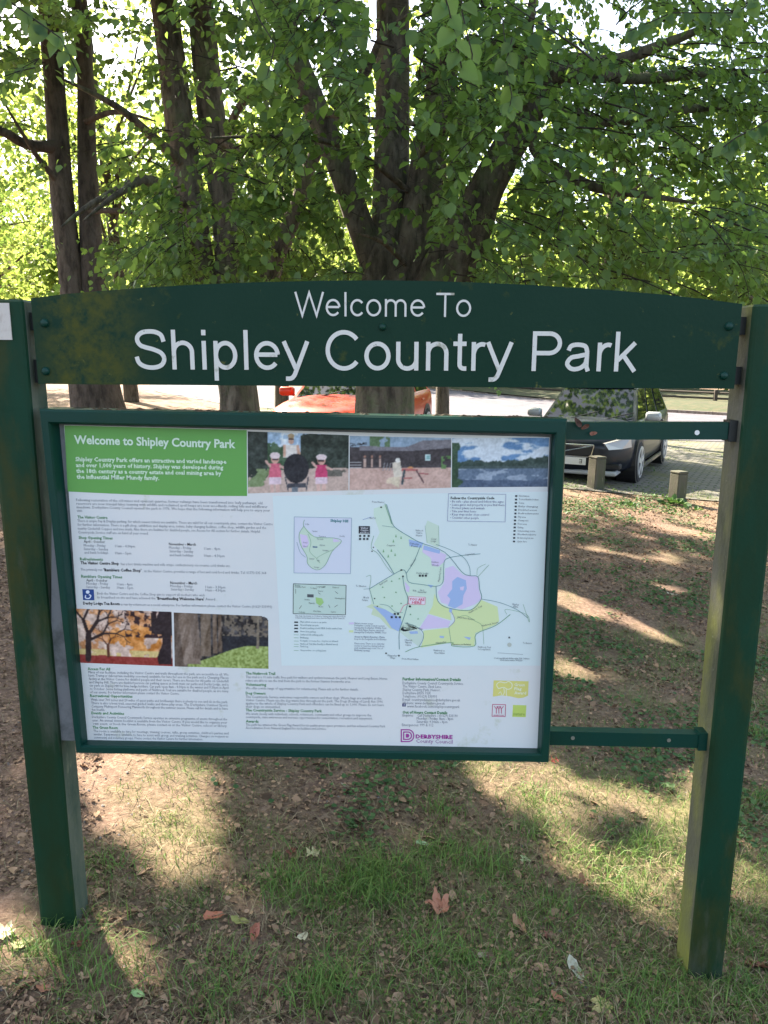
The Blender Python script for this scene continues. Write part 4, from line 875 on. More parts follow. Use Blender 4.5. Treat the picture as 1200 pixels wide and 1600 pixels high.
def blocks_patch(P, grow=.04):
    gx, gy = sun_hits(P); m_ = np.zeros(len(P), bool)
    jx = rng.normal(0, .02, len(P)); jy = rng.normal(0, .02, len(P))
    for pg in PATCH:
        lo, hi = pg.min(0)-.15, pg.max(0)+.15
        c_ = np.nonzero((gx > lo[0]) & (gx < hi[0]) & (gy > lo[1]) & (gy < hi[1]))[0]
        if len(c_) == 0: continue
        c_ = c_[fbm(gx[c_]*4.2+3, gy[c_]*4.2, 3) < .665]
        for ox, oy in ((0, 0), (grow, 0), (-grow, 0), (0, grow), (0, -grow)): m_[c_] |= inpoly(gx[c_]+jx[c_]+ox, gy[c_]+jy[c_]+oy, pg)
    m_ |= (gy < 7.5) & (fbm(gx*2.9+5, gy*3.3+1, 3)+rng.normal(0, .012, len(P)) > .725)
    return m_
def project(P):
    d = P-np.array([0, 0, CZ]); z = d@np.array(_f); return 600+F*(d@np.array(_r))/z, 800-F*(d@np.array(_u))/z, z

# ---- trees with hand-measured stems
def stem_tube(k, pts, rads, n=14, mi=0, wob=.04):
    P = [Vector(p) for p in pts]; Q = [P[0]]+P+[P[-1]]; out = []; ro = []
    for i in range(1, len(Q)-2):
        for j in range(7):
            t = j/7; p0, p1, p2, p3 = Q[i-1], Q[i], Q[i+1], Q[i+2]
            out.append(.5*(2*p1+(p2-p0)*t+(2*p0-5*p1+4*p2-p3)*t*t+(3*p1-p0-3*p2+p3)*t**3)); ro.append(rads[i-1]*(1-t)+rads[i]*t)
    out.append(P[-1]); ro.append(rads[-1])
    s0 = len(k.v); k.tube(out, ro, n, mi)
    for i in range(s0, len(k.v)):
        x, y, z = k.v[i]; c_ = out[(i-s0)//n]; dx, dy = x-c_.x, y-c_.y
        w = 1+wob*4*(float(fbm(math.atan2(dy, dx)*1.6+z*.3+7, z*.8, 3))-.5)
        k.v[i] = (c_.x+dx*w, c_.y+dy*w, z)
def S3(lst): return [at(x, y, Y) for x, y, Y, *_ in lst]
def tree_trunks(name, label, cat, stems, limbs, base, m_, group=None):
    root = empty(name, base, label=label, category=cat)
    if group: root['group'] = group
    for i, st in enumerate(stems):
        k = MB(); stem_tube(k, st[0], st[1], st[2] if len(st) > 2 else 14, wob=.05 if i else .09); k.build('trunk', m_, root, sm=True)
    for lb in limbs:
        k = MB(); stem_tube(k, [at(*q[:3]) for q in lb], [q[3] for q in lb[:-1]]+[min(.006, lb[-1][3])], 7, wob=.05); k.build('branch', m_, root, sm=True)
    return root
def gp(x, Y, Yp=None):
    X = (x-600)/F*Y*1.0; return Vector((X, Y, float(gz(X, Y))))
# centre tree
b_ = Vector((0, 8.0, float(gz(0, 8))-.15))
def px3(*l): return [at(*q) for q in l]
t1 = tree_trunks('beech_tree', 'broad many-stemmed tree directly behind the header board, splitting low into leaning stems', 'tree',
  [([b_, Vector((0, 8, .25)), at(602, 560, 8), at(608, 440, 8), at(612, 385, 8)], [.42, .33, .29, .30, .20]),
   ([at(606, 520, 8.0), at(588, 420, 8.0), at(560, 345, 7.95), at(535, 270, 7.9), at(498, 180, 7.8), at(455, 70, 7.7), at(420, -60, 7.6)], [.17, .16, .13, .125, .12, .11, .1]),
   ([at(612, 470, 8.05), at(611, 380, 8.1), at(612, 250, 8.15), at(614, 120, 8.2), at(612, -60, 8.3)], [.22, .20, .18, .17, .155]),
   ([at(628, 470, 8.0), at(650, 380, 7.95), at(668, 250, 7.95), at(690, 130, 8.0), at(705, -60, 8.05)], [.2, .19, .165, .15, .12]),
   ([at(640, 560, 7.95), at(690, 445, 7.85), at(725, 370, 7.8), at(762, 290, 7.75), at(815, 195, 7.7), at(850, 135, 7.65)], [.3, .29, .24, .17, .15, .12])],
  [[(830, 205, 7.65, .06), (842, 243, 7.5, .055), (880, 270, 7.3, .05), (930, 292, 7.1, .045), (1000, 303, 6.9, .035), (1090, 318, 6.7, .02)],
   [(850, 140, 7.65, .11), (872, 118, 7.5, .08), (925, 118, 7.3, .06), (1000, 122, 7.1, .05), (1100, 115, 6.9, .04), (1230, 110, 6.6, .025)],
   [(850, 150, 7.65, .11), (880, 100, 7.6, .085), (960, 95, 7.4, .06), (1060, 60, 7.2, .04), (1150, 20, 7.0, .03)],
   [(845, 160, 7.6, .07), (900, 178, 7.4, .055), (960, 190, 7.2, .045), (1080, 170, 7.0, .035), (1210, 165, 6.8, .02)],
   [(655, 120, 7.9, .06), (720, 75, 7.6, .055), (800, 68, 7.3, .045), (880, 40, 7.0, .03)],
   [(820, 190, 7.65, .06), (820, 110, 7.3, .05), (830, 20, 7.0, .04), (840, -60, 6.8, .03)],
   [(520, 165, 7.8, .05), (570, 115, 7.6, .04), (595, 60, 7.4, .03), (640, 20, 7.2, .02)],
   [(500, 175, 7.8, .035), (560, 185, 7.2, .028), (660, 195, 6.6, .02), (760, 215, 6.2, .012)],
   [(640, 300, 7.9, .03), (560, 240, 7.2, .025), (470, 215, 6.4, .018), (330, 215, 5.6, .010)],
   [(650, 250, 7.8, .035), (700, 200, 7.0, .028), (745, 190, 6.3, .02), (800, 175, 5.6, .012)],
   [(640, 420, 7.9, .03), (600, 380, 7.3, .022), (560, 365, 6.6, .014)]], b_, m_bark)
b2 = Vector((-1.72, 9, float(gz(-1.72, 9))-.15))
t2 = tree_trunks('twin_stem_tree', 'tall tree left of the centre tree, with two straight grey stems rising side by side', 'tree',
  [([b2, at(372, 620, 9), at(348, 500, 9)], [.3, .215, .21]),
   ([at(362, 560, 9), at(330, 470, 9), at(312, 420, 9), at(295, 300, 9.05), at(276, 160, 9.1), at(256, 0, 9.2), at(248, -80, 9.3)], [.2, .19, .165, .165, .155, .15, .14]),
   ([at(362, 560, 9.05), at(360, 450, 9.1), at(352, 330, 9.15), at(330, 180, 9.2), at(312, 0, 9.3), at(305, -80, 9.3)], [.2, .17, .16, .155, .15, .145]),
   ([at(395, 520, 9.0), at(425, 420, 8.9), at(462, 330, 8.8), at(488, 250, 8.7), at(545, 150, 8.6), at(590, 80, 8.5)], [.12, .105, .09, .07, .055, .04], 10)],
  [[(290, 260, 9, .06), (240, 215, 8.6, .05), (180, 165, 8.2, .035), (90, 120, 7.8, .02)],
   [(300, 330, 9, .045), (235, 280, 8.3, .04), (150, 315, 7.5, .03), (95, 355, 7.0, .015)],
   [(345, 240, 9.1, .05), (375, 165, 8.6, .04), (430, 120, 8.2, .03), (480, 100, 7.8, .02)],
   [(310, 400, 8.9, .05), (240, 290, 8.0, .045), (190, 300, 7.4, .03), (130, 345, 6.8, .02)],
   [(335, 215, 9.1, .04), (390, 240, 8.6, .03), (440, 235, 8.2, .02)]], b2, m_bark)
b3 = Vector((-3.6, 10, float(gz(-3.6, 10))-.15))
t3 = tree_trunks('slim_stem_tree', 'tree at far left behind the left post, with two slim dark stems', 'tree',
  [([b3, at(148, 620, 10), at(135, 520, 10)], [.42, .31, .26]),
   ([at(130, 580, 10), at(112, 440, 10), at(98, 320, 10), at(86, 150, 10.1), at(70, -80, 10.2)], [.2, .15, .135, .125, .12]),
   ([at(150, 580, 10.1), at(146, 440, 10.1), at(142, 380, 10.1), at(136, 250, 10.2), at(132, 100, 10.2), at(115, -80, 10.3)], [.22, .16, .135, .115, .1, .09])],
  [[(88, 230, 10, .08), (40, 225, 9.6, .06), (0, 205, 9.2, .05), (-80, 190, 8.8, .03)],
   [(95, 290, 10, .045), (55, 240, 9.6, .03), (0, 150, 9.0, .02)],
   [(140, 330, 10, .04), (190, 330, 9.6, .03), (260, 345, 9.2, .02)],
   [(134, 190, 10.1, .04), (180, 175, 9.7, .03), (245, 190, 9.3, .02)]], b3, m_bark2)

# ---- sprays in view, hung through the crowns
def region(x0, x1, y0, y1, Y0_, Y1_, n, dens=0):
    xs_ = rng.uniform(x0, x1, n); ys_ = rng.uniform(y0, y1, n); Ys = rng.uniform(Y0_, Y1_, n)
    P = np.array([atn(a, b, c_) for a, b, c_ in zip(xs_, ys_, Ys)])
    if dens:
        keep = fbm(P[:, 0]*.9+3, P[:, 2]*1.4+P[:, 1]*.7, 3) > dens; P = P[keep]
    return P
def hang(P, centre, sc=(.6, 1.1), lsc=1.0):
    az = np.arctan2(P[:, 1]-centre[1], P[:, 0]-centre[0])+rng.normal(0, .6, len(P)); tilt = rng.normal(.18, .22, len(P)); s = rng.uniform(*sc, len(P))
    O_ = P-np.stack([np.cos(az), np.sin(az), np.zeros(len(P))], 1)*s[:, None]*.5
    return place_sprays(O_, az, tilt, s, lsc=lsc)
def keep_mask(L, clear):
    "thin the leaves where the photograph shows bare stems"
    x, y, z = project(L[0]); m_ = ~blocks_patch(L[0])
    for (pts, w, p) in clear:
        pts = np.array(pts, float)
        for a, b in zip(pts[:-1], pts[1:]):
            d = b-a; t = np.clip(((x-a[0])*d[0]+(y-a[1])*d[1])/(d@d), 0, 1)
            m_ &= ~((np.hypot(x-a[0]-t*d[0], y-a[1]-t*d[1]) < w) & (rng.random(len(x)) < p))
    return m_
CLEAR = [([(612, 440), (612, 250), (614, 0)], 38, .90), ([(640, 440), (652, 330), (668, 250)], 26, .85), ([(690, 440), (762, 290), (820, 190)], 38, .88), ([(590, 420), (560, 370), (535, 270), (480, 110)], 26, .90),
         ([(325, 440), (295, 300), (256, 0)], 20, .80), ([(355, 440), (345, 300), (312, 0)], 20, .78), ([(112, 440), (98, 320), (80, 60)], 20, .95), ([(146, 440), (140, 330), (130, 60)], 18, .85),
         ([(842, 243), (930, 292), (1090, 318)], 12, .75), ([(425, 420), (488, 250)], 14, .9), ([(680, 300), (695, 60)], 24, .55), ([(850, 140), (872, 118), (1000, 122)], 12, .7)]
def crown(regs, centre, parent, clear=CLEAR, lsc=.84, sc=(.6, 1.1), m_=None):
    P = np.concatenate([region(*r_[:6], int(r_[6]*1.45), *r_[7:]) for r_ in regs]); L = hang(P, centre, sc, lsc); k_ = keep_mask(L, clear)
    leaf_mesh('crown', L[0][k_], L[1][k_], L[2][k_], L[3][k_], m_ or m_leafA, parent, kind='stuff') if False else leaf_mesh('crown', L[0][k_], L[1][k_], L[2][k_], L[3][k_], m_ or m_leafA, parent)
    tk = keep_mask([(L[4]+L[5])/2], clear)
    stick_mesh('twigs', L[4][tk], L[5][tk], L[6][tk], L[7][tk], m_twig, parent)
    print('crown leaves', int(k_.sum()))
crown([(720, 1260, -60, 430, 4.6, 8.5, 260, .38), (760, 1250, 80, 330, 5.0, 8.5, 130, .40), (850, 1250, 330, 470, 6.0, 10, 70, .35), (420, 760, -60, 130, 4.2, 7.5, 60, .42),
       (480, 800, 130, 300, 5.0, 7.2, 65, .42), (540, 760, 260, 420, 5.0, 7.0, 22, .40)], (0, 8), t1)
crown([(200, 520, 170, 330, 5.4, 8.2, 62, .40), (230, 560, 300, 430, 5.6, 8.4, 55, .40), (230, 480, -60, 130, 5, 8.5, 40, .42), (120, 330, 360, 450, 6, 8.5, 22, .40)], (-1.6, 9), t2)
crown([(-60, 200, -60, 90, 5, 9, 34, .40), (-80, 90, 190, 440, 9.5, 13, 30, .42), (60, 260, 90, 300, 9.5, 12.5, 28, .42)], (-3.4, 10), t3)

# near sprigs hanging into the top of the view, and one low sunlit sprig on the trunk
def sprig(pts, Ys, n, size, m_, parent, seed):
    r = np.random.default_rng(seed); P3 = [at(x, y, Y) for (x, y), Y in zip(pts, Ys)]; P = []; D = []; Nn = []
    k = MB(); k.tube(P3, .0028, 5); 
    for i in range(n):
        t = (i+.5)/n*(len(P3)-1); a = int(t); q = P3[a].lerp(P3[min(a+1, len(P3)-1)], t-a); sd = 1 if i % 2 else -1
        P.append(q); D.append((sd*r.uniform(.3, .9), r.uniform(-.5, .2), -r.uniform(.5, 1.2))); Nn.append((r.normal(0, .4), -1, r.uniform(.1, .9)))
    b = k.build('branch', m_twig, parent)
    leaf_mesh('leaf_spray', np.array(P), np.array(D), np.array(Nn), np.full(n, size)*r.uniform(.75, 1.2, n), m_, b, drop=.2)
sprig([(684, -40), (700, 10), (712, 60), (722, 110)], [2.7]*4, 8, .066, m_leafN, t1, 1)
sprig([(720, -40), (722, 20), (738, 85), (735, 120)], [3.2]*4, 6, .066, m_leafN, t1, 2)
sprig([(-30, -30), (40, 20), (95, 60), (120, 110)], [3.0]*4, 13, .066, m_leafA, t3, 3)
sprig([(380, -30), (405, 30), (430, 70), (415, 130)], [3.4]*4, 10, .062, m_leafA, t1, 4)
sprig([(800, 60), (790, 100), (800, 150), (795, 175)], [3.6]*4, 8, .066, m_leafA, t1, 9)
sprig([(1230, 170), (1180, 200), (1150, 215), (1130, 230)], [3.3]*4, 12, .062, m_leafA, t1, 6)
sprig([(655, 345), (640, 325), (620, 325), (612, 345)], [6.6]*4, 12, .075, m_leafN, t1, 7)
sprig([(1240, -40), (1150, 20), (1050, 20), (980, 50)], [3.9]*4, 22, .066, m_leafA, t1, 8)

# ---- high canopy added out of view overhead: it shades the sign and lets the sun through only at the gaps
def canopy(n, x0, x1, y0, y1, z0, z1, size, parent, name='shade_canopy', m_=None, vis_ok=False, thr=0):
    P = np.stack([rng.uniform(x0, x1, n), rng.uniform(y0, y1, n), rng.uniform(z0, z1, n)], 1)
    if not vis_ok: P = P[(P[:, 2]-CZ) > P[:, 1]*math.tan(R(23.5))+.1]
    P = P[~blocks_patch(P, .04)]
    gx, gy = sun_hits(P)
    keep = (gy < 11.3+1.6*fbm(gx*.6, gy*.1, 3)) if y1 < 20.5 else np.ones(len(P), bool)
    if thr: keep &= fbm(P[:, 0]*.55, P[:, 1]*.55+P[:, 2]*.6, 3) > thr
    P = P[keep]; n = len(P)
    D = rng.normal(0, 1, (n, 3)); D[:, 2] = -np.abs(D[:, 2])*.7; Nn = rng.normal(0, .5, (n, 3)); Nn += sv_*.8+np.array([0, 0, .5])
    leaf_mesh(name, P, D, Nn, rng.uniform(.8, 1.25, n)*size, m_ or m_leafA, parent)
    print(name, n)
canopy(115000, -11, 1.8, 5.5, 19.5, 5.2, 9.5, .15, t2)
canopy(24000, -1.5, 8, 12, 21, 6.8, 10.5, .16, t1, thr=.40)  # unseen leaves added above the cars for the windscreen to reflect
canopy(7000, -3, 9, 1, 11, 4.8, 9, .16, t1, thr=.45)

# ---- middle-distance trees, whose crowns catch the sun from behind
def leafy_tree(name, label, x, y, h, r, zc, nclump, per, size, m_, cat='tree', group=None, trunk_r=.2, squash=.8, low=None, bark=None):
    g_ = float(gz(x, y)); root = empty(name, (x, y, g_-.1), label=label, category=cat)
    if group: root['group'] = group
    k = MB(); lean = rng.normal(0, .35, 2)
    stem_tube(k, [(x, y, g_-.15), (x+lean[0]*.2, y+lean[1]*.2, g_+h*.25), (x+lean[0]*.6, y+lean[1]*.6, g_+h*.55), (x+lean[0], y+lean[1], g_+h*.92)], [trunk_r*1.3, trunk_r, trunk_r*.75, trunk_r*.2], 8)
    k.build('trunk', bark or m_bark2, root, sm=True)
    Cn = rng.normal(0, 1, (nclump, 3)); Cn /= np.linalg.norm(Cn, axis=1, keepdims=True); Cn *= (rng.random(nclump)**.45)[:, None]*np.array([r, r, (h-zc)*.5])
    Cn += np.array([x, y, g_+zc+(h-zc)*.5])
    kb = MB()
    for c_ in Cn[:min(14, nclump)]:
        z0 = g_+h*rng.uniform(.25, .6); kb.tube([(x+lean[0]*.4, y+lean[1]*.4, z0), tuple((c_+np.array([x, y, z0]))*.5+np.array([0, 0, .2])), tuple(c_)], [trunk_r*.35, trunk_r*.2, .01], 5)
    kb.build('branch', bark or m_bark2, root)
    rr = r*.30*rng.uniform(.6, 1.3, nclump)
    P = np.repeat(Cn, per, 0)+rng.normal(0, 1, (nclump*per, 3))*np.repeat(rr, per)[:, None]*np.array([.62, .62, .42])
    P = P[P[:, 2] > g_+(low if low is not None else .4)]; P = P[~blocks_patch(P)]
    n = len(P); D = rng.normal(0, 1, (n, 3)); D[:, 2] = -np.abs(D[:, 2])*.8-.1; Nn = rng.normal(0, .6, (n, 3))+np.array([0, 0, .8])
    leaf_mesh('crown', P, D, Nn, rng.uniform(.75, 1.3, n)*size, m_, root); return root
MID = 'trees at the edge of the car park'
specs = [(-9.5, 17, 9, 3.2, 1.0, 'leafy tree at the left edge, seen left of the slim stems'), (-6.2, 19, 10, 3.2, 2.2, 'leafy tree filling the gap between the slim stems and the twin stems'), (-2.6, 19.5, 9.5, 3.0, 3.3, 'leafy tree seen between the twin stems and the centre tree'),
         (1.5, 20, 10, 3.0, 3.6, 'leafy tree right behind the centre tree'), (5.5, 19.5, 9.5, 3.2, 2.9, 'leafy tree above the dark estate car'), (9.8, 18.5, 9, 3.3, 1.6, 'leafy tree at the right edge, above the right post'),
         (-12.5, 25, 10, 3.4, 1.5, 'leafy tree farthest left beyond the slim stems, added to shade the ground'), (-17, 22, 9.5, 3.4, 1.2, 'leafy tree mostly outside the left edge of the view, added to shade the ground')]  # these last two trees are added to shade the ground at the left
for i, (x, y, h, r, zc, lb) in enumerate(specs):
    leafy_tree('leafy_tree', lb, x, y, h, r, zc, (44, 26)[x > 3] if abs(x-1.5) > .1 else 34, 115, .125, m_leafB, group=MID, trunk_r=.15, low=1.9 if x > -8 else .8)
FAR = 'trees beyond the road'
fx = [(-27, 47, 'far tree at the left end of the row beyond the road'), (-19.5, 50, 'second far tree from the left beyond the road'), (-12.5, 47, 'third far tree from the left beyond the road'), (-5.5, 50, 'far tree left of centre beyond the road'), (1.5, 49, 'far tree at the centre beyond the road'), (8.5, 51, 'far tree right of centre beyond the road'), (15, 48, 'third far tree from the right beyond the road'), (21.5, 46, 'second far tree from the right beyond the road'), (28, 45, 'far tree at the right end of the row beyond the road')]
for i, (x, y, lb) in enumerate(fx):
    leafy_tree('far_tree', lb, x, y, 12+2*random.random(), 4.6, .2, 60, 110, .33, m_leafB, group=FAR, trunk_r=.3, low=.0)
# a distant wood closes the view
n = 26000; P = np.stack([rng.uniform(-75, 75, n), rng.uniform(66, 82, n), rng.random(n)**.8*14], 1); P = P[P[:, 2] < 8+7*fbm(P[:, 0]*.09, P[:, 1]*.02, 3)]; n = len(P)
leaf_mesh('distant_wood', P, rng.normal(0, 1, (n, 3)), rng.normal(0, .6, (n, 3))+np.array([0, 0, .6]), rng.uniform(.7, 1.4, n)*1.0, m_leafC, label='distant green wood closing the view behind the far trees', category='wood', kind='stuff')

# hedge bank and rail fence beyond the road
m_rail = mat('dark_rail_wood', (.05, .04, .03), .9)
fr = empty('rail_fence', (13, 33.4, 0), label='low dark wooden rail fence on the grass bank beyond the road', category='fence')
fp = [(4.5, 46.5), (8, 42), (11.5, 37.5), (14.5, 34), (18.5, 31), (24, 28)]
for i, (x, y) in enumerate(fp):
    z = float(gz(x, y))+.22; k = MB(); k.box((x-.07, y-.07, z-.4), (x+.07, y+.07, z+.55), bev=.012); k.build('post', m_rail, fr)
for a, b in zip(fp, fp[1:]):
    for h in (.18, .42):
        k = MB(); k.tube([(a[0], a[1], float(gz(*a))+.22+h), (b[0], b[1], float(gz(*b))+.22+h)], .05, 6); k.build('rail', m_rail, fr)
m_bank = mat('bank_grass', (.035, .05, .018), .95, layers=[((.07, .065, .03), 3, .4, .6), ((.05, .04, .03), 1.5, .55, .7)], bump=.5, bscale=20)  # dark green grass with browner patches
V = []; kk = [(30, 20.8), (18.1, 24.8), (11.1, 30.8), (3.1, 44.3)]
for (x, y) in kk:
    for s, h in ((0.1, .10), (1.0, .22), (2.4, .30), (5, .30), (14, .4)):
        V.append((x+s*.6, y+s*.8, float(gz(x+s*.6, y+s*.8))+h))
mesh('grass_bank', V, [(i*5+j, i*5+j+1, (i+1)*5+j+1, (i+1)*5+j) for i in range(3) for j in range(4)], m_bank, kind='structure')

# ------------------------------------------------------------------ cars
m_glass = mat('car_glass', (.006, .010, .013), .03, spec=.5)
m_tyre = mat('tyre_rubber', (.018, .018, .02), .8)
m_rim = mat('alloy_rim', (.55, .55, .56), .35, metal=.2)
m_lamp = mat('headlamp_glass', (.42, .43, .44), .1, spec=.8, coat=1)
m_trim = mat('black_trim', (.012, .012, .014), .5)
m_chrome = mat('chrome', (.6, .6, .62), .15, metal=1)
m_plate = mat('number_plate_white', (.75, .75, .73), .4)
def carpaint(name, col):
    m_ = mat(name, col, .35, metal=.1, coat=.25, spec=.4); return m_
def make_car(name, label, loc, head, paint, mirror_m, estate=True):
    root = bpy.data.objects.new(name, None); C.objects.link(root); root['label'] = label; root['category'] = 'car'
    root.location = loc; root.rotation_euler = (0, 0, math.atan2(head[1], head[0]))
    def add(k, nm, m_, parent=root, sm=False):
        me = bpy.data.meshes.new(nm); me.from_pydata(k.v, [], k.f)
        for q in (m_ if isinstance(m_, list) else [m_]): me.materials.append(q)
        me.polygons.foreach_set('material_index', k.m)
        if sm: me.polygons.foreach_set('use_smooth', [True]*len(me.polygons))
        me.update(); o = bpy.data.objects.new(nm, me); C.objects.link(o); o.parent = parent; return o
    # stations: x, half width, bottom, belt height, centre-top height
    st = [(-2.25, .70, .42, .80, .86), (-2.18, .80, .30, .90, .93), (-1.9, .86, .24, .95, .97), (-1.3, .885, .20, .94, .97), (-.4, .885, .19, .92, .95), (.5, .885, .19, .90, .94), (.95, .88, .19, .88, .97),
          (1.35, .87, .20, .84, .93), (1.75, .85, .21, .78, .86), (2.02, .79, .22, .71, .78), (2.16, .66, .24, .62, .69), (2.22, .45, .27, .56, .60)]
    V = []; n = 13
    for x, w, zb, zt, zc in st:
        pr = [(.0, zb), (.85, zb), (.965, zb+.07), (1.0, zb+.22), (1.0, zb+(zt-zb)*.6), (.985, zb+(zt-zb)*.85), (.94, zt), (.80, zt+(zc-zt)*.45), (.6, zt+(zc-zt)*.75), (.4, zt+(zc-zt)*.92), (.0, zc)]
        pr = pr+[(-a, b) for a, b in pr[::-1][1:]]
        for a, b in pr: V.append((x-(.10*abs(a)**2 if x > 1.9 else 0), a*w, b))
    n = 21; Fs = []
    for i in range(len(st)-1):
        for j in range(n-1): Fs.append((i*n+j, i*n+j+1, (i+1)*n+j+1, (i+1)*n+j))
    Fs += [tuple(range(n))[::-1], tuple(range((len(st)-1)*n, len(st)*n))]
    k = MB(); k.add(V, Fs); body = add(k, 'body', paint, sm=True)
    # roof, pillars and glass
    rx0, rx1 = (-2.0, .30) if estate else (-1.5, .30); bx0, bx1 = (-2.18, 1.12) if estate else (-2.0, 1.12)
    zr = 1.44 if estate else 1.42
    def hull(wb, wr, x0b, x1b, x0r, x1r, zb_, zr_):
        return [(x0b, -wb, zb_), (x1b, -wb*.94, zb_), (x1b, wb*.94, zb_), (x0b, wb, zb_), (x0r, -wr, zr_), (x1r, -wr, zr_), (x1r, wr, zr_), (x0r, wr, zr_)]
    H = hull(.80, .60, bx0+.03, bx1-.02, rx0, rx1, .90, zr-.03)
    def pane(idx, nm, ins=.0):
        q = [Vector(H[i]) for i in idx]; c0 = sum(q, Vector())/4; nn = (q[1]-q[0]).cross(q[3]-q[0]).normalized()
        if nn.dot(c0-Vector((0, 0, .9))) < 0: nn = -nn
        q = [c0+(p-c0)*.93+nn*.004 for p in q]; b_ = c0+nn*.03 
        V_ = [tuple(p) for p in q]+[tuple(p-nn*.02) for p in q]
        k = MB(); k.add(V_, [(0, 1, 2, 3), (4, 7, 6, 5), (0, 4, 5, 1), (1, 5, 6, 2), (2, 6, 7, 3), (3, 7, 4, 0)]); add(k, nm, m_glass, body)
    k = MB(); k.add(H, [(0, 3, 2, 1), (0, 1, 5, 4), (2, 3, 7, 6), (1, 2, 6, 5), (3, 0, 4, 7), (4, 5, 6, 7)])
    cab = add(k, 'cabin', paint)
    k = MB(); rf = [(rx0-.06, .58, zr-.04), (rx0, .60, zr-.005), (rx1-.3, .60, zr+.01), (rx1+.03, .60, zr-.03)]
    VV = []
    for x, w, z in rf:
        for a in (-1.02, -.9, -.5, 0, .5, .9, 1.02): VV.append((x, a*w, z+(.035*(1-a*a) if abs(a) < 1 else -.02)))
    k.add(VV, [(i*7+j, (i+1)*7+j, (i+1)*7+j+1, i*7+j+1) for i in range(3) for j in range(6)]); add(k, 'roof', paint, sm=True)
    pane((1, 2, 6, 5), 'windscreen'); pane((3, 0, 4, 7), 'rear_window')
    for sd, (a, b, c_, d) in ((-1, (0, 1, 5, 4)), (1, (3, 2, 6, 7))):
        A_, B_, C_, D_ = (Vector(H[i]) for i in (a, b, c_, d))
        cuts = [(.03, .36), (.38, .66), (.68, .965)]
        for t0, t1_ in cuts:
            q = [A_.lerp(B_, t0), A_.lerp(B_, t1_), D_.lerp(C_, t1_), D_.lerp(C_, t0)]
            c0 = sum(q, Vector())/4; nn = Vector((0, sd, .3)).normalized(); q = [c0+(p-c0)*.9+nn*.006 for p in q]
            V_ = [tuple(p) for p in q]+[tuple(p-nn*.02) for p in q]; k = MB(); k.add(V_, [(0, 1, 2, 3), (4, 7, 6, 5), (0, 4, 5, 1), (1, 5, 6, 2), (2, 6, 7, 3), (3, 7, 4, 0)]); add(k, 'side_window', m_glass, body)
        # mirror, door handles, sill, arches and wheels
        k = MB(); m4 = Matrix.Translation((.78, sd*.97, .99)); k.box((-.07, -.115, -.07), (.08, .115, .07), bev=.03, M=m4); k.tube([(.80, sd*.84, .93), (.79, sd*.92, .95)], .02, 6); add(k, 'door_mirror', mirror_m, body, sm=True)
        for x in (.05, -.95): k = MB(); k.box((x-.09, sd*.885-.012, .80), (x+.09, sd*.885+.012, .825), bev=.004); add(k, 'door_handle', paint, body)
        k = MB(); k.box((-1.0, sd*.875-.02, .17), (1.0, sd*.875+.02, .24), bev=.008); add(k, 'sill', paint, body)
        for x in (1.35, -1.33):
            y = sd*.86
            k = MB(); k.tube([(x, sd*.60, .34), (x, sd*.892, .34)], .375, 28); add(k, 'wheel_arch', m_trim, body)
            wh = MB(); wh.tube([(x, sd*.68, .32), (x, sd*.885, .32), (x, sd*.905, .32)], [.32, .32, .30], 32); w = add(wh, 'wheel', m_tyre, sm=False)
            k = MB(); k.tube([(x, sd*.90, .32), (x, sd*.911, .32)], [.225, .225], 28); add(k, 'wheel_cover', m_trim, w)
            k = MB(); k.tube([(x, sd*.905, .32), (x, sd*.925, .32)], [.05, .05], 12)
            for q in range(5):
                an = q*2*math.pi/5+.3; ca, sa = math.cos(an), math.sin(an); pn = Vector((-sa, 0, ca))
                V_ = []
                for rr_, ww in ((.04, .030), (.225, .042)):
                    for s_ in (-1, 1):
                        for yy in (.905, .922): V_.append((x+ca*rr_+pn.x*ww*s_, sd*yy, .32+sa*rr_+pn.z*ww*s_))
                k.add(V_, [(1, 3, 7, 5), (0, 4, 6, 2), (0, 1, 5, 4), (2, 6, 7, 3)])
            nn_ = 28
            V_ = [(x+rr_*math.cos(i*2*math.pi/nn_), sd*yy, .32+rr_*math.sin(i*2*math.pi/nn_)) for rr_, yy in ((.245, .903), (.245, .918), (.218, .918), (.218, .903)) for i in range(nn_)]
            k.add(V_, [(r0*nn_+i, r0*nn_+(i+1) % nn_, (r0+1)*nn_+(i+1) % nn_, (r0+1)*nn_+i) for r0 in range(3) for i in range(nn_)]); add(k, 'rim', m_rim, w)
        # headlamp
        k = MB(); L_ = [(1.86, .835, .60), (2.04, .735, .585), (2.145, .56, .57), (2.165, .50, .66), (2.06, .68, .715), (1.88, .82, .74)]
        k.add([(x+.022, sd*(y+.014), z) for x, y, z in L_]+[(x-.05, sd*(y-.03), z) for x, y, z in L_], [tuple(range(6)), tuple(range(6, 12))[::-1]]+[(i, (i+1) % 6, 6+(i+1) % 6, 6+i) for i in range(6)]); add(k, 'headlight', m_lamp, body)
        k = MB(); k.box((1.95, sd*.62-.12, .27), (2.125, sd*.62+.12, .36), bev=.02); add(k, 'air_intake', m_trim, body)
    k = MB(); k.box((2.14, -.36, .46), (2.235, .36, .63), bev=.02); add(k, 'grille', m_trim, body)
    k = MB()
    for a, b in (((2.24, -.37, .63), (2.24, .37, .63)), ((2.24, .37, .63), (2.24, .33, .46)), ((2.24, .33, .46), (2.24, -.33, .46)), ((2.24, -.33, .46), (2.24, -.37, .63)), ((2.245, -.33, .47), (2.245, .33, .62))): k.tube([a, b], .012, 6)
    add(k, 'grille_surround', m_chrome, body)
    k = MB(); k.box((2.225, -.26, .335), (2.245, .26, .445)); pl = add(k, 'number_plate', m_plate, body)
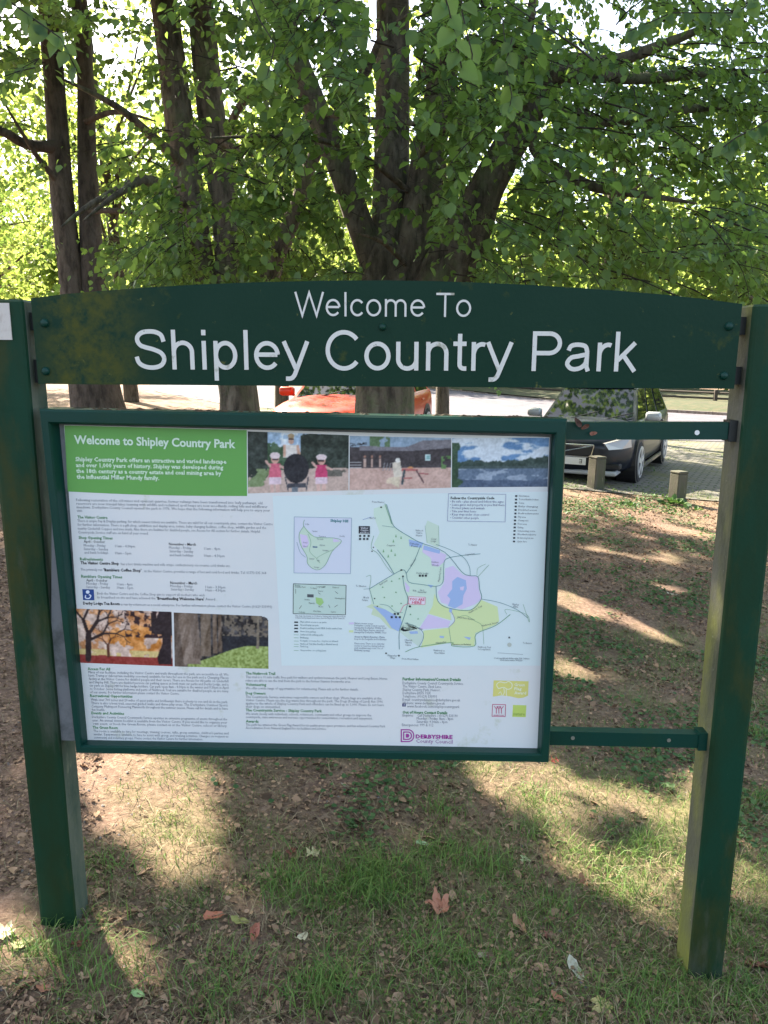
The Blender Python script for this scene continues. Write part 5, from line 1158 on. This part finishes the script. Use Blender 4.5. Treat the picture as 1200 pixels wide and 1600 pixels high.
    k = MB(); k.box((2.246, .20, .36), (2.249, .208, .42)); k.box((2.246, .165, .36), (2.249, .20, .368)); k.box((2.246, .165, .412), (2.249, .20, .42)); k.box((2.246, .165, .386), (2.249, .20, .394)); add(k, 'plate_character', m_trim, pl)
    k = MB(); k.box((1.8, -.70, .18), (2.17, .70, .25), bev=.02); add(k, 'front_lip', mirror_m, body)
    for a in (-.3, .25): k = MB(); k.tube([(1.16, a, .93), (.98, a+.45, 1.05)], .009, 5); add(k, 'wiper', m_trim, body)
    return root
hd = (-.46, -.89); hd2 = (-.25, -.968)
cx, cy = 3.79, 13.45
tilt_z = float(gz(cx, cy))
c1 = make_car('parked_car', 'dark grey metallic estate car parked nose-in behind two short wooden posts', (cx, cy, tilt_z), hd, carpaint('dark_grey_car_paint', (.008, .012, .022)), carpaint('pale_silver_paint', (.45, .47, .5)))
c1.rotation_euler = (0, 0, math.atan2(hd[1], hd[0]))
rx_, ry_ = -.42, 12.9
c2 = make_car('parked_car', 'bright orange-red hatchback mostly hidden behind the notice case', (rx_, ry_, float(gz(rx_, ry_))+.0), hd2, carpaint('orange_red_car_paint', (.55, .028, .006)), carpaint('red_mirror_paint', (.60, .05, .012)), estate=False)

# ------------------------------------------------------------------ short wooden posts
m_boll = mat('greenish_old_wood', (.085, .078, .062), .85, layers=[((.06, .07, .035), 8, .4, .65, (1, 1, .3)), ((.25, .23, .17), 30, .6, .75, (1, 1, .2))], bump=.25, bscale=50)
def bollard(px, py, w_px, h_px, label, tw):
    p = on_ground(px, py); Y = p.y; s = Y/F*1.02; w = w_px*s; h = h_px*s
    root = empty('wooden_post', (p.x, p.y, p.z), label=label, category='post', group='short wooden posts along the parking bays')
    M4 = Matrix.Translation(p) @ Matrix.Rotation(tw, 4, 'Z') @ Matrix.Rotation(R(1.5), 4, 'Y')
    k = MB(); k.box((-w/2, -w/2, -.12), (w/2, w/2, h-.02), bev=.012, M=M4); o = k.build('shaft', m_boll, root)
    k = MB(); k.box((-w/2-.004, -w/2-.004, h-.0199), (w/2+.004, w/2+.004, h+.012), bev=.010, M=M4); k.build('cap', m_boll, root)
bollard(930, 764, 19, 50, 'short square wooden post in front of the car\'s headlight', R(24))
bollard(1057, 784, 19, 47, 'short square wooden post right of the car, with weeds at its foot', R(24))

# ------------------------------------------------------------------ ground cover
def ground_pts(n, y0, y1, power=1.0, margin=.25):
    y = y0+(y1-y0)*rng.random(n)**power; x = rng.uniform(-1, 1, n)*(.53*y+margin); z = gz(x, y)
    nr = np.exp(-((y-2)/9).clip(0)**2)*np.exp(-(x/6)**2); z = z+nr*((fbm(x*1.6, y*1.6, 3)-.5)*.05+(fbm(x*14, y*14, 3)-.5)*.018)
    return np.stack([x, y, z], 1)
def blades(name, P, h, w, lean, m_, **kw):
    n = len(P); a = rng.uniform(0, 2*math.pi, n); t = np.stack([np.cos(a), np.sin(a), np.zeros(n)], 1); l = rng.normal(0, 1, (n, 3))*lean; l[:, 2] = 0
    up = np.array([0, 0, 1.]); V = np.stack([P-t*w[:, None], P+t*w[:, None], P+l*.35*h[:, None]+up*h[:, None]*.55-t*w[:, None]*.8, P+l*.35*h[:, None]+up*h[:, None]*.55+t*w[:, None]*.8, P+l*h[:, None]+up*(h*(1-.35*np.linalg.norm(l, axis=1)).clip(.15))[:, None]], 1)
    b0 = (np.arange(n)*5)[:, None]; Fs = [tuple(r_) for r_ in np.concatenate([b0+np.array([[0, 1, 3, 2]])], 1)]
    Vq = np.stack([V[:, 0], V[:, 1], V[:, 3], V[:, 2], V[:, 4], V[:, 4]+t*w[:, None]*.12], 1)
    b0 = (np.arange(n)*6)[:, None]; Fs = np.concatenate([b0+np.array([[0, 1, 2, 3]]), b0+np.array([[3, 2, 5, 4]])], 1).reshape(-1, 4)
    return mesh(name, Vq.reshape(-1, 3), Fs, m_, fattr={'rnd': np.repeat(rng.random(n), 2)}, **kw)
P = ground_pts(150000, 1.45, 6.5, 1.5); g_ = greenness(P[:, 0], P[:, 1]); P = P[rng.random(len(P)) < (g_*1.15-.18).clip(0, 1)]
n = len(P); print('blades', n)
blades('grass', P, rng.uniform(.012, .035, n)*(1+.4*rng.random(n)), rng.uniform(.0008, .0016, n), .55, m_grass, kind='stuff', label='short green grass growing in the turf', category='grass')
# longer tufts
tufts = [(445, 1395, 60), (580, 1350, 70), (560, 1370, 60), (540, 1400, 45), (430, 1370, 40), (600, 1395, 60), (700, 1330, 40), (760, 1350, 45), (500, 1545, 55), (470, 1560, 50), (520, 1520, 45), (180, 1350, 35), (360, 1500, 30), (60, 1490, 40), (100, 1505, 45), (150, 1540, 40), (640, 1360, 50), (720, 1500, 40), (950, 1400, 55), (920, 1340, 50), (1000, 1330, 60), (960, 1560, 60), (1040, 1560, 60), (1150, 1560, 60), (1020, 1590, 60), (330, 1560, 40), (210, 1500, 30), (830, 1300, 40), (1150, 1480, 40), (850, 1420, 45), (660, 1480, 40), (120, 1462, 30), (1075, 1545, 30), (1110, 1552, 30), (1170, 1440, 40), (690, 1270, 40), (840, 1250, 50), (1190, 1250, 40), (1180, 1150, 50)]
PT = []
for x, y, n in tufts:
    p = on_ground(x, y); k_ = int(n*2.4); a = rng.normal(0, .045, (k_, 2)); PT.append(np.stack([p.x+a[:, 0]*1.3, p.y+a[:, 1], np.full(k_, p.z-.004)], 1))
PT = np.concatenate(PT); n = len(PT)
blades('grass_tufts', PT, rng.uniform(.035, .085, n), rng.uniform(.0010, .0020, n), .7, m_grass, kind='stuff', label='longer tufts of grass standing out of the turf', category='grass')
P = ground_pts(60000, 1.45, 8, 1.5); g_ = greenness(P[:, 0]+.7, P[:, 1]); P = P[rng.random(len(P)) < (g_*.8).clip(.10, .8)*np.where(P[:, 0] < -.95, .3, 1)]; n = len(P)
blades('dry_grass', P, rng.uniform(.008, .05, n), rng.uniform(.0008, .0015, n), 1.3, m_straw, kind='stuff', label='dry straw-coloured grass stems among the turf', category='grass')
P = ground_pts(120000, 2.2, 11, 1.1); g_ = fbm(P[:, 0]*2.2+11, P[:, 1]*2.2, 4); P = P[(g_+rng.normal(0, .05, len(P)) > .60-.12*smooth(.2, 1.5, P[:, 0])+.10*smooth(4.2, 6.2, P[:, 1])) & (P[:, 0] > -.9) & (rng.random(len(P)) < .6)]; n = len(P); P[:, 2] += rng.uniform(.002, .02, n)
D = rng.normal(0, 1, (n, 3)); D[:, 2] = np.abs(D[:, 2])*.3; Nn = rng.normal(0, .35, (n, 3))+np.array([0, 0, 1.])
leaf_mesh('clover', P, D, Nn, rng.uniform(.010, .022, n)*(1+.10*P[:, 1]), m_clover, kind='stuff', label='low clover and small weeds covering the turf', category='ground cover')
# small litter: curled bits, chips, twigs
P = ground_pts(90000, 1.45, 11, 1.6); gr_ = greenness(P[:, 0], P[:, 1]); P = P[rng.random(len(P)) < 1.0-.45*gr_]; n = len(P); P[:, 2] += rng.uniform(.001, .008, n)
D = rng.normal(0, 1, (n, 3)); D[:, 2] *= .15; Nn = rng.normal(0, .45, (n, 3))+np.array([0, 0, 1.]); S = rng.uniform(.004, .018, n)*(1+.05*P[:, 1]); S[rng.random(n) < .07] *= 2.3; Nn += rng.normal(0, .3, (n, 3))
leaf_mesh('leaf_litter', P, D, Nn, S, m_litter, wide=.34, kind='stuff', label='brown crumbled leaf litter scattered over the bare soil', category='leaf litter')
P = ground_pts(34000, 4, 11.5, 1.1); n = len(P); P[:, 2] += rng.uniform(.001, .008, n); D = rng.normal(0, 1, (n, 3)); D[:, 2] *= .3; Nn = rng.normal(0, .6, (n, 3))+np.array([0, 0, 1.])
leaf_mesh('leaf_litter', P, D, Nn, rng.uniform(.008, .030, n), m_litter, wide=.34, kind='stuff', label='brown leaf litter on the bare slope towards the parking bays', category='leaf litter')
n = 3200; P = ground_pts(n, 1.45, 6, 1.4); a = rng.uniform(0, 6.3, n); L_ = rng.uniform(.015, .09, n); d = np.stack([np.cos(a), np.sin(a), rng.normal(0, .05, n)], 1)*L_[:, None]; P[:, 2] += .004
stick_mesh('fallen_twigs', P, P+d, np.full(n, .0014), np.full(n, .0008), m_straw, kind='stuff', label='thin dry twigs scattered over the soil', category='twigs')
# pebbles
m_peb = mat('pebble_grit', (.13, .11, .10), .9, layers=[((.24, .22, .21), 25, .4, .7)], coords='Object')
n = 2600; P = ground_pts(n, 1.5, 6, 1.3); P = P[(P[:, 0] < -.85) | (rng.random(n) < .25)]; n = len(P); s = rng.uniform(.002, .008, n)
T = np.array([(1, 0, 0), (0, 1, 0), (-1, 0, 0), (0, -1, 0), (0, 0, .8)]); V = P[:, None]+s[:, None, None]*(T[None]*rng.uniform(.6, 1.3, (n, 5, 1))); b0 = (np.arange(n)*5)[:, None]
mesh('pebbles', V.reshape(-1, 3), np.concatenate([b0+np.array([[i, (i+1) % 4, 4]]) for i in range(4)], 1).reshape(-1, 3), m_peb, kind='stuff', label='grey grit and small stones in the bare soil', category='gravel')

# single fallen leaves one can point at
def lobed(n=72):
    "a five-pointed toothed outline with its stalk at the bottom"
    ks = [(0, 1.0), (10, .80), (16, .82), (27, .46), (40, .74), (52, .95), (61, .72), (68, .70), (82, .42), (97, .55), (110, .66), (122, .48), (145, .36), (170, .30), (180, .16)]
    out = []
    for i in range(n):
        a = -180+360*i/n; r_ = float(np.interp(abs(a)*(1+.06*math.copysign(1, a)*(abs(a) < 160)), [k_[0] for k_ in ks], [k_[1] for k_ in ks]))
        r_ *= 1+.035*math.sin(i*2.1); out.append((r_*math.sin(R(a)), r_*math.cos(R(a))-.05))
    return out
def oval(n=20): return [(.48*math.sin(2*math.pi*i/n)*(1-.25*math.cos(2*math.pi*i/n)), -math.cos(2*math.pi*i/n)) for i in range(n)]
def fallen(x, y, size_px, col, shape, rot, label, curl=.35, tip=0, lift=.006, loc=None, upright=False):
    p = on_ground(x, y) if loc is None else loc; s = size_px/2*(p.y/F)*(1.4 if shape == 'lobed' else 1.15)
    ol = lobed() if shape == 'lobed' else oval(); V = []; rings = 5; n = len(ol); c_, s_ = math.cos(rot), math.sin(rot)
    r = np.random.default_rng(int(x*7+y)); ph = r.uniform(0, 6)
    for q in range(1, rings+1):
        f_ = q/rings
        for i, (a, b) in enumerate(ol):
            u, v = a*f_, b*f_; z = curl*(u*u*1.3+.7*v*v*(1 if v > 0 else .6))*(1+.5*math.sin(ph*2+u*3))*(.8+.5*math.sin(3*math.atan2(b, a)+ph))+.05*math.sin(5*u+ph)+.10*math.sin(9*math.atan2(b, a))*f_**3+tip*v
            V.append((p.x+s*(u*c_-v*s_), p.y+s*(u*s_+v*c_), p.z+lift+s*max(-.02, z)))
    V.append((p.x, p.y, p.z+lift)); cc = len(V)-1
    if upright: V = [(x_, p.y-(z_-p.z)*.8, p.z+(y_-p.y)) for x_, y_, z_ in V]
    Fs = [(q*n+i, q*n+(i+1) % n, (q+1)*n+(i+1) % n, (q+1)*n+i) for q in range(rings-1) for i in range(n)]+[(cc, i, (i+1) % n) for i in range(n)]
    m_ = mat('fallen_leaf_'+shape, tuple(.85*(.22*sum(lin(col))/3+.78*q) for q in lin(col)), .75, layers=[(tuple(.55*q for q in lin(col)), 60, .5, .68), (tuple(min(1, 1.35*q) for q in lin(col)), 25, .58, .8)], coords='Object')
    root = empty('fallen_leaf', tuple(p), label=label, category='leaf', group='fallen leaves around the sign')
    mesh('blade', V, Fs, m_, root, smooth_=True)
    if upright: return
    k = MB(); e = Vector((p.x+s*(1.0*s_), p.y-s*1.0*c_, p.z+lift+s*.05)); e2 = e+Vector((s*.55*s_+.004, -s*.55*c_, -s*.05)); k.tube([p+Vector((0, 0, lift+.001)), e, e2], [.0008, .0011, .0013], 5); k.build('stalk', m_straw, root)
LV = [(688, 1422, 46, (188, 120, 85), 'lobed', .3, 'large curled orange-brown leaf in the turf below the centre of the case', .55, .15),
      (492, 1337, 27, (198, 188, 130), 'lobed', 1.2, 'pale straw-yellow lobed leaf in the grass, highest of the pale ones', .4, .1),
      (942, 1572, 46, (205, 190, 110), 'lobed', 2.2, 'pale yellow lobed leaf lying flat at the bottom right', .15, 0),
      (900, 1520, 38, (190, 188, 158), 'oval', .4, 'whitish-green torn leaf just above the yellow leaf at the bottom right', .5, .2),
      (8, 1462, 42, (214, 205, 160), 'lobed', .9, 'cream leaf at the left edge, upper one beside the left post', .5, .2),
      (36, 1478, 36, (196, 196, 130), 'oval', 2.4, 'cream-green folded leaf at the left edge, lower one beside the left post', .5, .1),
      (124, 1478, 30, (140, 82, 50), 'oval', 2.0, 'brown leaf just right of the foot of the left post', .5, .1),
      (812, 1450, 34, (176, 128, 88), 'oval', .35, 'long narrow tan leaf right of the large orange-brown leaf', .9, .1),
      (862, 1466, 26, (150, 85, 62), 'lobed', 1.0, 'small red-brown leaf right of the narrow tan leaf', .6, .1),
      (472, 1468, 30, (205, 198, 160), 'oval', 2.7, 'pale whitish leaf standing half upright, lower centre-left', .6, .4),
      (398, 1462, 32, (168, 92, 66), 'oval', .1, 'narrow pinkish-brown leaf left of the pale whitish leaf', .8, .2),
      (334, 1434, 32, (192, 110, 68), 'oval', 1.9, 'orange-brown leaf at the lower edge of the left sun patch', .5, .1),
      (376, 1442, 30, (150, 150, 62), 'oval', 1.4, 'yellow-green leaf right of the orange-brown leaf', .3, .1),
      (1180, 1510, 38, (150, 84, 58), 'lobed', 2.6, 'red-brown curled leaf right of the foot of the right post', .6, .3),
      (868, 1192, 17, (205, 78, 52), 'lobed', .6, 'small bright red leaf under the right end of the case', .4, .2),
      (912, 1384, 24, (170, 110, 70), 'oval', .2, 'upright tan leaf at the edge of the right sun patch', .9, .5),
      (455, 1334, 26, (128, 60, 36), 'oval', 2.9, 'dark red-brown leaf left of the pale straw-yellow leaf', .7, .4),
      (134, 1528, 26, (186, 150, 108), 'lobed', .3, 'tan leaf in the lower left below the left post', .4, .1),
      (216, 1556, 26, (150, 190, 110), 'oval', 1.1, 'small fresh green leaf near the bottom left', .2, 0),
      (72, 1548, 30, (176, 112, 76), 'oval', 1.5, 'pinkish-tan narrow leaf near the bottom left corner', .5, .1),
      (660, 1320, 20, (155, 185, 130), 'oval', 1.3, 'small pale green leaf in the middle of the turf', .3, .1),
      (822, 1345, 22, (178, 190, 130), 'lobed', 2.1, 'pale green lobed leaf left of the right sun patch', .3, .2),
      (1068, 1556, 24, (180, 170, 110), 'oval', .2, 'yellowish leaf leaning at the foot of the right post', .5, .5),
      (755, 1495, 20, (172, 150, 128), 'oval', 1.9, 'greyish-tan leaf left of the whitish-green torn leaf', .3, .1),
      (872, 1562, 24, (186, 116, 76), 'oval', .9, 'orange-tan leaf left of the pale yellow leaf at the bottom', .4, .1),
      (540, 1230, 14, (180, 165, 140), 'oval', 1.2, 'small pale leaf on the bare soil just below the case', .4, .3),
      (1050, 930, 16, (205, 195, 165), 'oval', 1.5, 'small cream leaf on the ground between the two rails', .3, .2)]
for i, v_ in enumerate(LV): fallen(*v_)
rail_y = Y0+.03
for x, y, s, col, lb in ((903, 660, 15, (90, 55, 38), 'dry brown leaf caught on the upper rail beside the case, nearest the case'), (914, 667, 12, (120, 70, 45), 'dry leaf hanging from the upper rail, middle one of three'), (927, 677, 11, (150, 88, 58), 'small orange dry leaf on the upper rail, farthest from the case')):
    fallen(x, y, s, col, 'oval', x*.7, lb, .8, .1, lift=0, loc=at(x, y, rail_y-.012), upright=True)
# weeds at the foot of the short posts
for x, y, n, sc, lb in ((1052, 788, 46, .08, 'bushy green weed at the foot of the right short wooden post'), (982, 790, 20, .05, 'small green weed between the two short wooden posts'), (1085, 797, 14, .06, 'grey-green broad-leaved weed right of the short wooden post')):
    p = on_ground(x, y); root = empty('weed', tuple(p), label=lb, category='plant', group='weeds along the parking bays')
    P = np.array([p.x, p.y, p.z])+rng.normal(0, 1, (n, 3))*np.array([.10, .06, .02])*sc/.08; P[:, 2] = p.z+np.abs(P[:, 2]-p.z); D = P-np.array([p.x, p.y, p.z-.05]); Nn = rng.normal(0, .4, (n, 3))+np.array([0, -.3, 1.])
    leaf_mesh('leaves', P, D, Nn, np.full(n, sc), m_clover, root); k = MB()
    for i in range(5): q = P[i]; k.tube([tuple(p), tuple(q)], .003, 4)
    k.build('stem', m_clover, root)
# grass tufts growing between the paving blocks and along the far verge
P = np.stack([rng.uniform(-3, 14, 26000), rng.uniform(10.6, 20.5, 26000), np.zeros(26000)], 1); P[:, 2] = gz(P[:, 0], P[:, 1])+.012
P = P[(fbm(P[:, 0]*1.1, P[:, 1]*1.1, 3) > .60) | (P[:, 1] < 11.6+.4*fbm(P[:, 0]*2, P[:, 1]*0, 2)) & (fbm(P[:, 0]*2.6, P[:, 1]*2.6, 3) > .45)]; n = len(P)
blades('paving_grass', P, rng.uniform(.02, .06, n), rng.uniform(.003, .006, n), .8, m_grass, kind='stuff', label='grass growing through the block paving and along its edge', category='grass')
